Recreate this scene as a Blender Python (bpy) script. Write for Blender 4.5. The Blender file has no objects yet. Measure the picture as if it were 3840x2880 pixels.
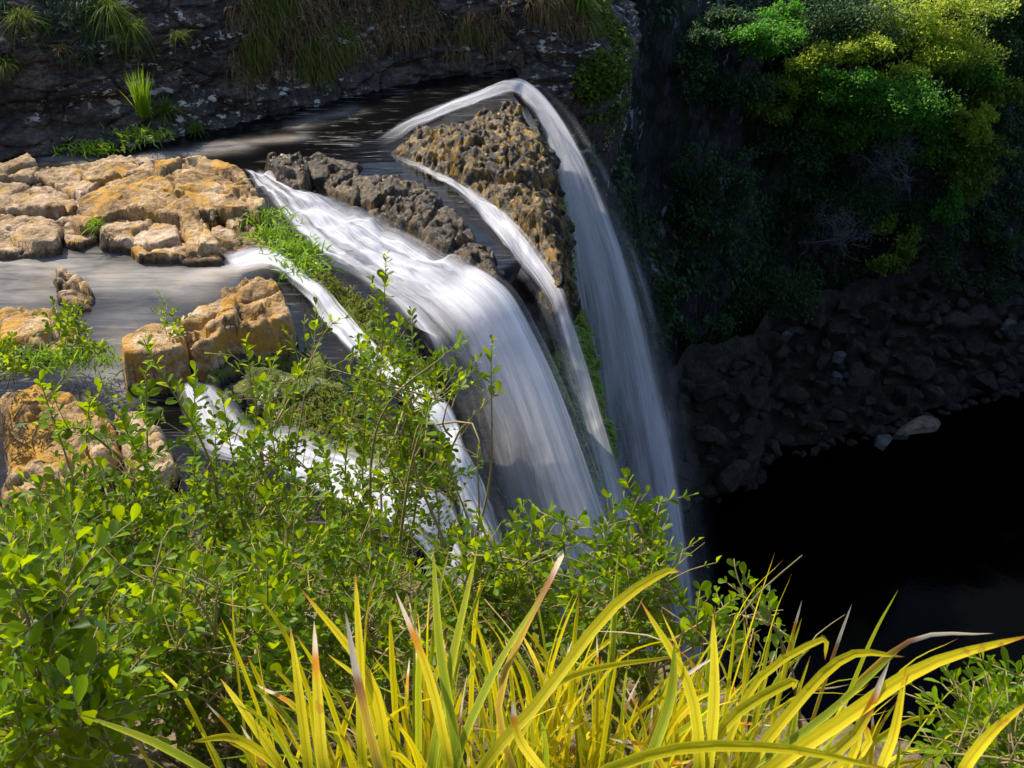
import bpy, math, random
import numpy as np
from mathutils import Vector, Matrix

# ------------------------------------------------------------------ camera, sky, sun
SC = bpy.context.scene
COL = SC.collection
W, H = 1024, 768
HFOV = math.radians(50); PITCH = math.radians(32)
F = (W / 2) / math.tan(HFOV / 2)
cam = bpy.data.cameras.new('camera'); cam.angle = HFOV; cam.sensor_width = 36
cam.clip_start = 0.05; cam.clip_end = 2000
cam_o = bpy.data.objects.new('camera', cam); COL.objects.link(cam_o)
cam_o.location = (0, 0, 0); cam_o.rotation_euler = (math.radians(90) - PITCH, 0, 0)
cam.dof.use_dof = True; cam.dof.focus_distance = 5.0; cam.dof.aperture_fstop = 18
SC.camera = cam_o
SUN = Vector((-0.46, 0.44, 0.77)).normalized()
world = bpy.data.worlds.new('World'); SC.world = world; world.use_nodes = True
wn = world.node_tree.nodes; wl = world.node_tree.links
sky = wn.new('ShaderNodeTexSky'); sky.sky_type = 'NISHITA'; sky.sun_disc = False
sky.sun_elevation = math.asin(SUN.z); sky.sun_rotation = math.atan2(SUN.x, SUN.y) % (2 * math.pi)
bg = wn['Background']; bg.inputs['Strength'].default_value = 0.15
wl.new(sky.outputs[0], bg.inputs['Color'])
sl = bpy.data.lights.new('sun', 'SUN'); sl.energy = 4.6; sl.angle = math.radians(0.5); sl.color = (1.0, 0.91, 0.74)
so = bpy.data.objects.new('sun', sl); COL.objects.link(so)
so.rotation_euler = SUN.to_track_quat('Z', 'Y').to_euler(); so.location = (-20, 20, 40)
vs = SC.view_settings
vs.view_transform = 'Standard'; vs.look = 'None'; vs.gamma = 1; vs.exposure = 0.80; vs.use_curve_mapping = False
SC.render.engine = 'CYCLES'
SC.cycles.transparent_max_bounces = 24; SC.cycles.max_bounces = 6; SC.cycles.use_denoising = True

R = random.Random(7)
NR = np.random.RandomState(11)

# ------------------------------------------------------------------ geometry from lines of sight
def ray(px, py):
    cx = (px - 512) / F; cy = (384 - py) / F
    c, s = math.cos(PITCH), math.sin(PITCH)
    return np.array([cx, c + cy * s, -s + cy * c])
def Pz(px, py, z): d = ray(px, py); return d * (z / d[2])
def Py(px, py, Y): d = ray(px, py); return d * (Y / d[1])
def Pd(px, py, dist): d = ray(px, py); return d / np.linalg.norm(d) * dist
def sstep(a, b, x):
    t = np.clip((np.asarray(x, float) - a) / (b - a), 0, 1); return t * t * (3 - 2 * t)

# ------------------------------------------------------------------ noise
def _h(ix, iy, iz, seed):
    n = (ix * 374761393 + iy * 668265263 + iz * 2147483647 + seed * 144665) & 0xffffffff
    n = ((n ^ (n >> 13)) * 1274126177) & 0xffffffff
    n = ((n ^ (n >> 16)) * 2246822519) & 0xffffffff
    return ((n ^ (n >> 15)) & 0xffffff) / 16777215.0
def vnoise(p, seed=0):
    i = np.floor(p).astype(np.int64); f = p - i; f = f * f * f * (f * (f * 6 - 15) + 10)
    x, y, z = i[..., 0], i[..., 1], i[..., 2]; u, v, w = f[..., 0], f[..., 1], f[..., 2]
    r = 0
    for dx in (0, 1):
        for dy in (0, 1):
            for dz in (0, 1):
                r = r + _h(x + dx, y + dy, z + dz, seed) * (u if dx else 1 - u) * (v if dy else 1 - v) * (w if dz else 1 - w)
    return r * 2 - 1
def fbm(p, freq=1.0, octs=4, seed=0, gain=.5):
    p = np.asarray(p, float) * freq; a = 1; t = 0; r = 0
    for k in range(octs):
        r = r + a * vnoise(p + k * 17.3, seed + k); t += a; a *= gain; p = p * 2.03
    return r / t
def ridged(p, freq=1.0, octs=4, seed=0):
    p = np.asarray(p, float) * freq; a = 1; t = 0; r = 0
    for k in range(octs):
        r = r + a * (1 - 2 * np.abs(vnoise(p + k * 9.1, seed + k))); t += a; a *= .5; p = p * 2.1
    return r / t
def worley(p, seed=0, vec=False):
    p = np.asarray(p, float); i = np.floor(p).astype(np.int64)
    f1 = np.full(p.shape[:-1], 9.0); f2 = f1.copy(); idc = np.zeros(p.shape[:-1]); vv = np.zeros(p.shape)
    for dx in (-1, 0, 1):
        for dy in (-1, 0, 1):
            for dz in (-1, 0, 1):
                c = i + np.array([dx, dy, dz]); x, y, z = c[..., 0], c[..., 1], c[..., 2]
                q = np.stack([_h(x, y, z, seed), _h(x, y, z, seed + 1), _h(x, y, z, seed + 2)], -1) + c
                d = np.sqrt(((q - p) ** 2).sum(-1)); m = d < f1
                vv = np.where(m[..., None], p - q, vv); f2 = np.where(m, f1, np.minimum(f2, d)); idc = np.where(m, _h(x, y, z, seed + 5), idc); f1 = np.where(m, d, f1)
    if vec: return f1, f2, idc, vv
    return f1, f2, idc

# ------------------------------------------------------------------ objects
def tag(o, label=None, cat=None, group=None, kind=None):
    if label: o['label'] = label
    if cat: o['category'] = cat
    if group: o['group'] = group
    if kind: o['kind'] = kind
    return o
def link(name, data, parent=None, loc=None):
    o = bpy.data.objects.new(name, data); COL.objects.link(o)
    if loc is not None: o.location = loc
    if parent is not None: o.parent = parent
    return o
def mesh(name, v, f, mats, smooth=True, uv=None, attrs=None, midx=None):
    v = np.asarray(v, np.float32).reshape(-1, 3)
    me = bpy.data.meshes.new(name); me.vertices.add(len(v)); me.vertices.foreach_set('co', v.ravel())
    if isinstance(f, np.ndarray):
        k = f.shape[1]; n = len(f); loops = f.ravel().astype(np.int32); starts = np.arange(n, dtype=np.int32) * k
    else:
        n = len(f); loops = np.array([i for q in f for i in q], np.int32)
        starts = np.cumsum([0] + [len(q) for q in f[:-1]]).astype(np.int32)
    me.loops.add(len(loops)); me.loops.foreach_set('vertex_index', loops)
    me.polygons.add(n); me.polygons.foreach_set('loop_start', starts)
    if midx is not None: me.polygons.foreach_set('material_index', np.asarray(midx, np.int32))
    me.polygons.foreach_set('use_smooth', np.full(n, bool(smooth)))
    if uv is not None:
        l = me.uv_layers.new(name='UVMap'); l.data.foreach_set('uv', np.asarray(uv, np.float32)[loops].ravel())
    for k, a in (attrs or {}).items():
        t = me.attributes.new(k, 'FLOAT', 'POINT'); t.data.foreach_set('value', np.asarray(a, np.float32).ravel())
    for m in (mats if isinstance(mats, (list, tuple)) else [mats]): me.materials.append(m)
    me.update(); me.validate(); return me
def gridf(n, m):
    i = np.arange(n * m).reshape(n, m)
    return np.stack([i[:-1, :-1], i[1:, :-1], i[1:, 1:], i[:-1, 1:]], -1).reshape(-1, 4)
class MB:
    def __init__(s): s.v = []; s.f = []; s.n = 0; s.a = []
    def add(s, v, f, a=0.0):
        v = np.asarray(v, float).reshape(-1, 3); s.v.append(v)
        s.f += [tuple(int(i) + s.n for i in q) for q in f]; s.n += len(v); s.a.append(np.full(len(v), a))
    def tube(s, pts, rad, k=5):
        pts = np.asarray(pts, float); n = len(pts); T = np.gradient(pts, axis=0)
        T /= np.linalg.norm(T, axis=1)[:, None] + 1e-9
        up = np.array([0.3, 0.2, 1.0]); A = np.cross(T, up); A /= np.linalg.norm(A, axis=1)[:, None] + 1e-9; B = np.cross(T, A)
        th = np.arange(k) * 2 * math.pi / k
        ring = pts[:, None] + np.asarray(rad)[:, None, None] * (np.cos(th)[None, :, None] * A[:, None] + np.sin(th)[None, :, None] * B[:, None])
        f = [(i * k + j, i * k + (j + 1) % k, (i + 1) * k + (j + 1) % k, (i + 1) * k + j) for i in range(n - 1) for j in range(k)]
        f.append(tuple(range((n - 1) * k, n * k)))
        s.add(ring.reshape(-1, 3), f)
    def build(s, name, mat, parent=None, smooth=True):
        return link(name, mesh(name, np.concatenate(s.v), s.f, mat, smooth), parent)
def curve(pts, n):
    pts = np.asarray(pts, float); m = len(pts)
    if m == 2: t = np.linspace(0, 1, n)[:, None]; return pts[0] * (1 - t) + pts[1] * t
    P = np.vstack([2 * pts[0] - pts[1], pts, 2 * pts[-1] - pts[-2]]); u = np.linspace(0, m - 1 - 1e-6, n)
    i = np.floor(u).astype(int); t = (u - i)[:, None]; a, b, c, d = P[i], P[i + 1], P[i + 2], P[i + 3]
    return .5 * ((2 * b) + (c - a) * t + (2 * a - 5 * b + 4 * c - d) * t ** 2 + (3 * b - a - 3 * c + d) * t ** 3)

# ------------------------------------------------------------------ materials
class NT:
    def __init__(s, name):
        s.m = bpy.data.materials.new(name); s.m.use_nodes = True; s.t = s.m.node_tree
        for n in list(s.t.nodes): s.t.nodes.remove(n)
        s.out = s.n('ShaderNodeOutputMaterial')
    def n(s, typ, inp=None, **kw):
        x = s.t.nodes.new(typ)
        for k, v in kw.items(): setattr(x, k, v)
        for k, v in (inp or {}).items():
            i = x.inputs[k]
            if isinstance(v, bpy.types.NodeSocket): s.t.links.new(v, i)
            else: i.default_value = v
        return x
    def ramp(s, fac, stops, interp='LINEAR'):
        r = s.n('ShaderNodeValToRGB', {0: fac}); e = r.color_ramp.elements; r.color_ramp.interpolation = interp
        while len(e) < len(stops): e.new(0.5)
        for k, (p, c) in enumerate(stops):
            e[k].position = p; e[k].color = (*c, 1) if hasattr(c, '__len__') else (c, c, c, 1)
        return r.outputs[0]
    def mix(s, fac, a, b, blend='MIX'):
        x = s.n('ShaderNodeMix', data_type='RGBA', blend_type=blend)
        for i, v in ((0, fac), (6, a), (7, b)):
            if isinstance(v, bpy.types.NodeSocket): s.t.links.new(v, x.inputs[i])
            else: x.inputs[i].default_value = v if i == 0 else (*v, 1)
        return x.outputs[2]
    def math(s, op, a, b=0.0, c=0.0, clamp=False):
        return s.n('ShaderNodeMath', {0: a, 1: b, 2: c}, operation=op, use_clamp=clamp).outputs[0]
    def noise(s, co, scale, detail=5, rough=.6, dist=0.0):
        return s.n('ShaderNodeTexNoise', {'Vector': co, 'Scale': scale, 'Detail': detail, 'Roughness': rough, 'Distortion': dist}).outputs[0]
    def coords(s, rand=False, scale=(1, 1, 1)):
        c = s.n('ShaderNodeTexCoord').outputs['Object']
        if rand:
            r = s.n('ShaderNodeObjectInfo').outputs['Random']
            c = s.n('ShaderNodeVectorMath', {0: c, 1: s.n('ShaderNodeVectorMath', {0: (37.0, 19.0, 53.0), 'Scale': r}, operation='SCALE').outputs[0]}, operation='ADD').outputs[0]
        if scale != (1, 1, 1): c = s.n('ShaderNodeMapping', {'Vector': c, 'Scale': scale}).outputs[0]
        return c
    def done(s, sh): s.t.links.new(sh, s.out.inputs[0]); return s.m

def rock_mat(name, cols, stain=None, stain_at=.55, lichen=None, lichen_at=.62, lichen_scale=3.0, moss=None, moss_at=.5, rough=.85,
             rand=False, scale=1.0, bump=.6, cracks=True, spec=.3, stretch=(1, 1, 1), dark=False, wet=False):
    t = NT(name); c = t.coords(rand, stretch)
    n1 = t.noise(c, .9 * scale, 6, .65); n2 = t.noise(c, 6 * scale, 8, .7, .3); n3 = t.noise(c, 34 * scale, 6, .7)
    k = len(cols); base = t.ramp(t.math('ADD', t.math('MULTIPLY', n1, .55), t.math('MULTIPLY', n2, .45)),
                                 [(.39 + .23 * i / (k - 1), q) for i, q in enumerate(cols)])
    base = t.mix(t.ramp(n3, [(.33, .75), (.5, 0.0)]), base, tuple(.42 * x for x in cols[0]))
    if dark: base = t.mix(t.math('MULTIPLY', t.ramp(t.noise(c, .75, 5, .6, .4), [(.44, 1.0), (.56, 0.0)]), .8), base, tuple(.8 * x for x in cols[0]))
    if stain: base = t.mix(t.ramp(t.noise(c, 1.7 * scale, 5, .6, .5), [(stain_at, 0.0), (stain_at + .10, .85)]), base, stain)
    vor = t.n('ShaderNodeTexVoronoi', {'Vector': t.mix(.12, c, t.n('ShaderNodeTexNoise', {'Vector': c, 'Scale': 2.0 * scale, 'Detail': 3}).outputs[1]), 'Scale': 2.6 * scale}, feature='DISTANCE_TO_EDGE').outputs[0]
    crack = t.ramp(vor, [(0.0, 1.0), (.035, 0.0)])
    if cracks: base = t.mix(t.math('MULTIPLY', crack, .6), base, tuple(.25 * x for x in cols[0]))
    up = t.n('ShaderNodeSeparateXYZ', {0: t.n('ShaderNodeNewGeometry').outputs['Normal']}).outputs[2]
    if wet:
        pz = t.n('ShaderNodeSeparateXYZ', {0: t.n('ShaderNodeNewGeometry').outputs['Position']}).outputs[2]
        wz = t.math('ADD', t.math('ADD', pz, 7.93), t.math('MULTIPLY', t.math('SUBTRACT', n2, .5), .25))
        base = t.mix(t.ramp(wz, [(0.0, .8), (.09, 0.0)]), base, (.04, .028, .018))
    if moss:
        mm = t.math('MULTIPLY', t.ramp(t.noise(c, 1.3 * scale, 6, .65), [(moss_at, 0.0), (moss_at + .08, 1.0)]), t.ramp(n3, [(.35, .45), (.55, 1.0)]))
        mc = t.mix(n2, tuple(.45 * x for x in moss), moss)
        base = t.mix(mm, base, mc)
    if lichen:
        lm = t.math('MULTIPLY', t.ramp(t.noise(c, lichen_scale, 8, .70, .25), [(lichen_at, 0.0), (lichen_at + .025, 1.0)]),
                    t.ramp(t.noise(c, lichen_scale * .18, 3, .5), [(.46, 0.0), (.56, 1.0)]))
        base = t.mix(lm, base, lichen)
    hgt = t.math('ADD', t.math('MULTIPLY', n2, .7), t.math('MULTIPLY', n3, .35))
    if cracks: hgt = t.math('SUBTRACT', hgt, t.math('MULTIPLY', crack, .35))
    hgt = t.math('ADD', hgt, t.math('MULTIPLY', t.math('ABSOLUTE', t.math('SUBTRACT', t.noise(c, 3.1 * scale, 7, .65), .5)), 2.2))
    b = t.n('ShaderNodeBump', {'Height': hgt, 'Strength': bump, 'Distance': .075 / scale})
    p = t.n('ShaderNodeBsdfPrincipled', {'Base Color': base, 'Roughness': rough, 'Normal': b.outputs[0], 'Specular IOR Level': spec})
    return t.done(p.outputs[0])

def leaf_mat(name, a, b, trans, rough=.4, tf=.4, spec=.5, bias=1.0):
    t = NT(name)
    r = t.math('FRACT', t.math('ADD', t.n('ShaderNodeObjectInfo').outputs['Random'], t.n('ShaderNodeNewGeometry').outputs['Random Per Island']))
    r = t.math('POWER', r, bias)
    n = t.noise(t.coords(), 40, 3)
    col = t.mix(t.math('ADD', t.math('MULTIPLY', r, .85), t.math('MULTIPLY', n, .15)), a, b)
    tc = t.mix(r, tuple(.6 * x for x in trans), trans)
    p = t.n('ShaderNodeBsdfPrincipled', {'Base Color': col, 'Roughness': rough, 'Specular IOR Level': spec})
    tr = t.n('ShaderNodeBsdfTranslucent', {'Color': tc})
    return t.done(t.n('ShaderNodeMixShader', {0: tf, 1: p.outputs[0], 2: tr.outputs[0]}).outputs[0])

M = {}
M['gold_rock'] = rock_mat('gold_rock', [(.10, .06, .03), (.38, .24, .11), (.66, .50, .32)], stain=(.46, .24, .03), stain_at=.50, bump=1.0, rand=True, scale=1.3, cracks=False, wet=True)
M['pink_rock'] = rock_mat('pink_rock', [(.13, .08, .045), (.42, .29, .17), (.66, .51, .38)], stain=(.44, .25, .06), stain_at=.53, bump=1.0, rand=True, scale=1.3, cracks=False, wet=True)
M['dark_pitted'] = rock_mat('dark_pitted', [(.008, .006, .005), (.045, .032, .020), (.22, .16, .09)], stain=(.13, .07, .012), stain_at=.53, bump=1.0, scale=3.2, rough=.3, cracks=False)
M['pitted_rock'] = rock_mat('pitted_rock', [(.010, .008, .006), (.060, .038, .020), (.33, .23, .11)], stain=(.26, .145, .012), stain_at=.50, bump=1.0, scale=3.2, rough=.36, cracks=False, dark=True)
M['mossy_rock'] = rock_mat('mossy_rock', [(.02, .017, .015), (.09, .07, .055), (.22, .19, .15)], moss=(.15, .19, .015), moss_at=.42, bump=1.0, scale=2.0, lichen=(.45, .45, .42), lichen_at=.6)
M['dark_rock'] = rock_mat('dark_rock', [(.014, .011, .009), (.055, .041, .034), (.16, .12, .095)], lichen=(.55, .51, .44), lichen_at=.562, lichen_scale=3.4,
                          moss=(.035, .035, .01), moss_at=.58, bump=1.0, scale=1.4, stretch=(1, 1, 1.7), rough=.8)
M['wall_rock'] = rock_mat('wall_rock', [(.018, .018, .022), (.045, .043, .048), (.12, .105, .11)], lichen=(.30, .31, .34), lichen_at=.60, lichen_scale=1.1,
                          moss=(.012, .022, .006), moss_at=.47, bump=1.0, scale=.6, stretch=(1.3, 1.3, .45))
M['bed_rock'] = rock_mat('bed_rock', [(.012, .010, .010), (.05, .037, .024), (.13, .09, .05)], moss=(.075, .10, .012), moss_at=.56, bump=1.0, scale=1.6, rough=.5)
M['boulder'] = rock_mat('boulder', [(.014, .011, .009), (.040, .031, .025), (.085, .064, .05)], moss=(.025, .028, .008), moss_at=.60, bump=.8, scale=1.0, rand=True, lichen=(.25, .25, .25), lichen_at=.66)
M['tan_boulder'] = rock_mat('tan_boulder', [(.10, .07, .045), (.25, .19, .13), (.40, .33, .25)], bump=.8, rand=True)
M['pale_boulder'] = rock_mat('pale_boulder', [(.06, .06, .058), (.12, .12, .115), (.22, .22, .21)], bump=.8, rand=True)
M['soil'] = rock_mat('soil', [(.05, .03, .018), (.16, .11, .06), (.36, .27, .18)], moss=(.17, .17, .02), moss_at=.47, bump=1.0, scale=3.0, cracks=False)
M['leaf'] = leaf_mat('leaf', (.007, .042, .002), (.15, .26, .002), (.52, .66, .002), .40, .44, .12, 1.7)
M['leaf_small'] = leaf_mat('leaf_small', (.04, .06, .004), (.20, .19, .006), (.38, .38, .008), .6, .35, .15, 1.8)
M['fern'] = leaf_mat('fern', (.10, .20, .008), (.22, .36, .012), (.35, .55, .02), .5, .4)
M['creeper'] = leaf_mat('creeper', (.03, .06, .006), (.12, .19, .012), (.12, .2, .015), .7, .3, .15)
M['moss'] = leaf_mat('moss', (.05, .07, .006), (.20, .20, .012), (.25, .28, .015), .7, .3, .2)
M['sedge'] = leaf_mat('sedge', (.04, .07, .008), (.13, .18, .015), (.18, .25, .015), .6, .3, .12)
M['dry'] = leaf_mat('dry', (.10, .06, .025), (.28, .19, .08), (.2, .14, .05), .7, .25, .2)
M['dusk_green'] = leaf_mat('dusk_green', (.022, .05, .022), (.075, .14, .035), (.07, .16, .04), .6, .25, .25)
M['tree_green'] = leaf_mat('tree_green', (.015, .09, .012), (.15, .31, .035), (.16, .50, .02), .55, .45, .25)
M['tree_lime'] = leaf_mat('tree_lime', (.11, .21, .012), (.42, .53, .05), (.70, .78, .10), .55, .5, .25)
M['tree_olive'] = leaf_mat('tree_olive', (.04, .09, .010), (.22, .29, .03), (.25, .3, .02), .6, .3, .25)
M['dead_twig'] = leaf_mat('dead_twig', (.10, .095, .10), (.25, .23, .24), (.1, .1, .1), .8, .05, .2)
def bark(name, a, b):
    t = NT(name); n = t.noise(t.coords(scale=(1, 1, .3)), 60, 5)
    return t.done(t.n('ShaderNodeBsdfPrincipled', {'Base Color': t.mix(n, a, b), 'Roughness': .8}).outputs[0])
M['stem'] = bark('stem', (.13, .085, .03), (.36, .30, .11))
M['stem_dark'] = bark('stem_dark', (.03, .022, .016), (.10, .075, .05))

def blade_mat(name, lo, hi, tip0, tip1, tip_from):
    t = NT(name); uv = t.n('ShaderNodeSeparateXYZ', {0: t.n('ShaderNodeUVMap').outputs[0]})
    u, v = uv.outputs[0], uv.outputs[1]
    r = t.n('ShaderNodeObjectInfo').outputs['Random']
    st = t.noise(t.n('ShaderNodeMapping', {'Vector': t.n('ShaderNodeUVMap').outputs[0], 'Scale': (26, 1.2, 1)}).outputs[0], 1.0, 4)
    base = t.mix(t.math('ADD', t.math('MULTIPLY', r, .6), t.math('MULTIPLY', st, .4)), lo, hi)
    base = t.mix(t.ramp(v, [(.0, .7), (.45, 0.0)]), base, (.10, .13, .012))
    edge = t.math('ABSOLUTE', t.math('SUBTRACT', u, .5))
    base = t.mix(t.ramp(edge, [(.36, 0.0), (.5, .75)]), base, (.80, .72, .05))
    base = t.mix(t.ramp(edge, [(.0, .55), (.13, 0.0)]), base, (.16, .21, .004))
    base = t.mix(t.ramp(t.noise(t.n('ShaderNodeMapping', {'Vector': t.n('ShaderNodeUVMap').outputs[0], 'Scale': (9, 3.5, 1), 'Location': (3, 7, 0)}).outputs[0], 1.0, 5, .7), [(.52, 0.0), (.72, .7)]), base, (.50, .27, .01))
    spots = t.ramp(t.noise(t.coords(), 30, 3), [(.62, 0.0), (.68, .8)])
    vv = t.math('ADD', v, t.math('MULTIPLY', t.math('SUBTRACT', st, .5), .22))
    base = t.mix(t.math('MULTIPLY', spots, t.ramp(vv, [(tip_from - .35, 0.0), (tip_from, 1.0)])), base, (.42, .16, .02))
    base = t.mix(t.ramp(vv, [(tip_from, 0.0), (tip_from + .06, 1.0)]), base, tip0)
    base = t.mix(t.ramp(vv, [(tip_from + .10, 0.0), (tip_from + .14, 1.0)]), base, tip1)
    b = t.n('ShaderNodeBump', {'Height': st, 'Strength': .5, 'Distance': .002})
    p = t.n('ShaderNodeBsdfPrincipled', {'Base Color': base, 'Roughness': .5, 'Normal': b.outputs[0], 'Specular IOR Level': .18})
    tr = t.n('ShaderNodeBsdfTranslucent', {'Color': base})
    return t.done(t.n('ShaderNodeMixShader', {0: .42, 1: p.outputs[0], 2: tr.outputs[0]}).outputs[0])
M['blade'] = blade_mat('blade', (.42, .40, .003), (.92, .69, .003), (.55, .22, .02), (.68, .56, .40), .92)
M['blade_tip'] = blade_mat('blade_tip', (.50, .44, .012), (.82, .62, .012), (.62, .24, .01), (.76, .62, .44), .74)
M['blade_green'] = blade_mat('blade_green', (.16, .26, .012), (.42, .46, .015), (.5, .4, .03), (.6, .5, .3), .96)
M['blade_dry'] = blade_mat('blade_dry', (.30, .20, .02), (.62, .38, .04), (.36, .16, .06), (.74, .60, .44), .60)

def veil_mat(name, col, fine=60., gain=1.0, lo=.35):
    t = NT(name); uvn = t.n('ShaderNodeUVMap').outputs[0]
    s1 = t.noise(t.n('ShaderNodeMapping', {'Vector': uvn, 'Scale': (5, .22, 1)}).outputs[0], 1.0, 4, .55, .6)
    s2 = t.noise(t.n('ShaderNodeMapping', {'Vector': uvn, 'Scale': (fine, .5, 1)}).outputs[0], 1.0, 3, .55)
    g = t.noise(t.coords(), 26, 2, .6)
    st = t.math('ADD', t.math('MULTIPLY', s1, .62), t.math('MULTIPLY', s2, .38))
    st = t.ramp(st, [(.38, lo), (.60, 1.0)])
    d = t.n('ShaderNodeAttribute', attribute_name='dens').outputs['Fac']
    a = t.math('MULTIPLY', t.math('MULTIPLY', d, st), t.math('ADD', .86, t.math('MULTIPLY', g, .28)))
    a = t.math('MULTIPLY', a, gain, clamp=True)
    df = t.n('ShaderNodeBsdfDiffuse', {'Color': (*col, 1)}); tl = t.n('ShaderNodeBsdfTranslucent', {'Color': (*col, 1)})
    w = t.n('ShaderNodeMixShader', {0: .5, 1: df.outputs[0], 2: tl.outputs[0]})
    tr = t.n('ShaderNodeBsdfTransparent')
    m = t.done(t.n('ShaderNodeMixShader', {0: a, 1: tr.outputs[0], 2: w.outputs[0]}).outputs[0])
    return m
M['veil'] = veil_mat('veil', (.84, .84, .90), 48., 1.05, .30)
M['rapid'] = veil_mat('rapid', (.80, .80, .86), 22., 1.0, .12)

def river_mat():
    t = NT('river_water'); c = t.n('ShaderNodeTexCoord').outputs['Object']
    fl = t.n('ShaderNodeMapping', {'Vector': c, 'Rotation': (0, 0, math.radians(28)), 'Scale': (.45, 2.2, 1)}).outputs[0]
    n1 = t.noise(fl, 1.3, 5, .6, 1.2); n2 = t.noise(fl, 4.5, 3, .5, .8)
    foam = t.n('ShaderNodeAttribute', attribute_name='foam').outputs['Fac']
    k = t.math('MULTIPLY', foam, t.ramp(t.math('ADD', t.math('MULTIPLY', n1, .7), t.math('MULTIPLY', n2, .3)), [(.30, .22), (.70, 1.0)]), clamp=True)
    wisp = t.math('MULTIPLY', t.ramp(t.noise(t.n('ShaderNodeMapping', {'Vector': c, 'Rotation': (0, 0, math.radians(-31)), 'Scale': (.5, 4.5, 1)}).outputs[0], 1.6, 4, .6, 1.5), [(.56, 0.0), (.70, 1.0)]), t.ramp(t.noise(c, .55, 3), [(.45, 0.0), (.6, .5)]))
    k = t.math('MAXIMUM', k, wisp)
    base = t.mix(k, t.mix(t.math('MULTIPLY', foam, t.ramp(t.noise(c, 1.1, 4, .6), [(.45, 0.0), (.62, .9)])), (.003, .0028, .003), (.16, .11, .05)), (.36, .34, .33))
    b = t.n('ShaderNodeBump', {'Height': n1, 'Strength': .25, 'Distance': .05})
    p = t.n('ShaderNodeBsdfPrincipled', {'Base Color': base, 'Roughness': t.math('ADD', .12, t.math('MULTIPLY', k, .75)), 'Normal': b.outputs[0], 'IOR': 1.33, 'Specular IOR Level': .22})
    return t.done(p.outputs[0])
M['river'] = river_mat()
t = NT('pool_water'); c = t.n('ShaderNodeTexCoord').outputs['Object']
b = t.n('ShaderNodeBump', {'Height': t.noise(c, 1.6, 5, .6), 'Strength': .06, 'Distance': .1})
M['pool'] = t.done(t.n('ShaderNodeBsdfPrincipled', {'Base Color': (.0012, .0010, .0008, 1), 'Roughness': .06, 'IOR': 1.33, 'Specular IOR Level': .05, 'Normal': b.outputs[0]}).outputs[0])

# ================================================================== SETTING
ZR = -8.0; ZP = -33.0
LY = np.array([2.0, 5.0, 8.0, 10.0, 11.0, 12.5, 13.9, 15.5, 16.2, 16.8, 20.0, 24.0, 26.5, 28.0, 30.0])
LX = np.array([-1.6, -1.2, -.9, -.55, -.6, -1.0, -1.2, -.3, .35, .85, .92, .82, .45, .6, .9])
def lipx(y): return np.interp(y, LY, LX)
def bed_top(x, y):
    d = lipx(y) - x
    z = ZR - .30 - .55 * np.exp(-np.maximum(d, 0) / .8) + 0 * x
    return z
ys = np.arange(3.0, 30.0, .055)
ti = np.concatenate([-np.linspace(0, 1, 190)[::-1] ** 1.5 * 28, np.concatenate([np.arange(.05, 6, .07), np.arange(6, 25.5, .3)])])
Y, T = np.meshgrid(ys, ti, indexing='ij')
inl = T <= 0
X = lipx(Y) + np.where(inl, T, 0); Z = bed_top(X, Y)
under = -.75 * sstep(.3, 1.6, T) * np.exp(-((Y - 15.5) / 3.0) ** 2) + 1.1 * sstep(2.0, 6.0, T) * sstep(15, 19, Y) + .5 * sstep(.5, 8, T) * sstep(13, 10, Y)
X = np.where(inl, X, lipx(Y) + under); Z = np.where(inl, Z, Z - T)
P = np.stack([X, Y, Z], -1)
w1, w2, _ = worley(P * np.array([1.5, 1.5, 1.9]), 3)
dsp = .16 * fbm(P, 1.1, 4, 5) + .10 * ridged(P, 3.0, 4, 6) - .12 * np.exp(-(w2 - w1) / .06)
k = sstep(-.7, .3, T); dsp = dsp * (1 + .9 * k)
P[..., 2] += dsp * (1 - k); P[..., 0] += dsp * k * 1.6
tag(link('riverbed', mesh('riverbed', P, gridf(*P.shape[:2]), M['bed_rock'])), kind='structure')

# river surface, dark where calm, silky where the current runs
gx = np.linspace(-29, 0, 240); gy = np.arange(6.5, 29, .1)
YY, TT = np.meshgrid(gy, gx, indexing='ij'); XX = lipx(YY) - .35 + TT
XX = XX + .25; ZZ = np.full_like(XX, ZR) - .5 * sstep(-.5, 0, TT) + .02 * fbm(np.stack([XX, YY, YY * 0], -1), 1.5, 3, 9)
foam = np.zeros_like(XX)
for (a, b_, r, s) in [((-30, 258), (70, 268), 1.1, .6), ((105, 275), (190, 280), .75, .62), ((130, 320), (130, 350), .7, .35), ((-30, 290), (60, 285), .9, .5),
                      ((150, 157), (240, 147), .3, .6), ((200, 147), (300, 137), .22, .5), ((115, 375), (120, 385), .5, .5), ((300, 125), (350, 110), .3, .35), ((90, 160), (50, 158), .3, .4),
                      ((190, 280), (250, 262), .45, .9)]:
    A = Pz(*a, ZR)[:2]; B = Pz(*b_, ZR)[:2]; AB = B - A
    q = np.stack([XX, YY], -1) - A; tt = np.clip((q @ AB) / (AB @ AB), 0, 1)
    dd = np.linalg.norm(q - tt[..., None] * AB, axis=-1); foam = np.maximum(foam, s * np.exp(-(dd / r) ** 2))
PR = np.stack([XX, YY, ZZ], -1)
tag(link('river', mesh('river', PR, gridf(*XX.shape), M['river'], attrs={'foam': foam})), kind='structure')

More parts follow.
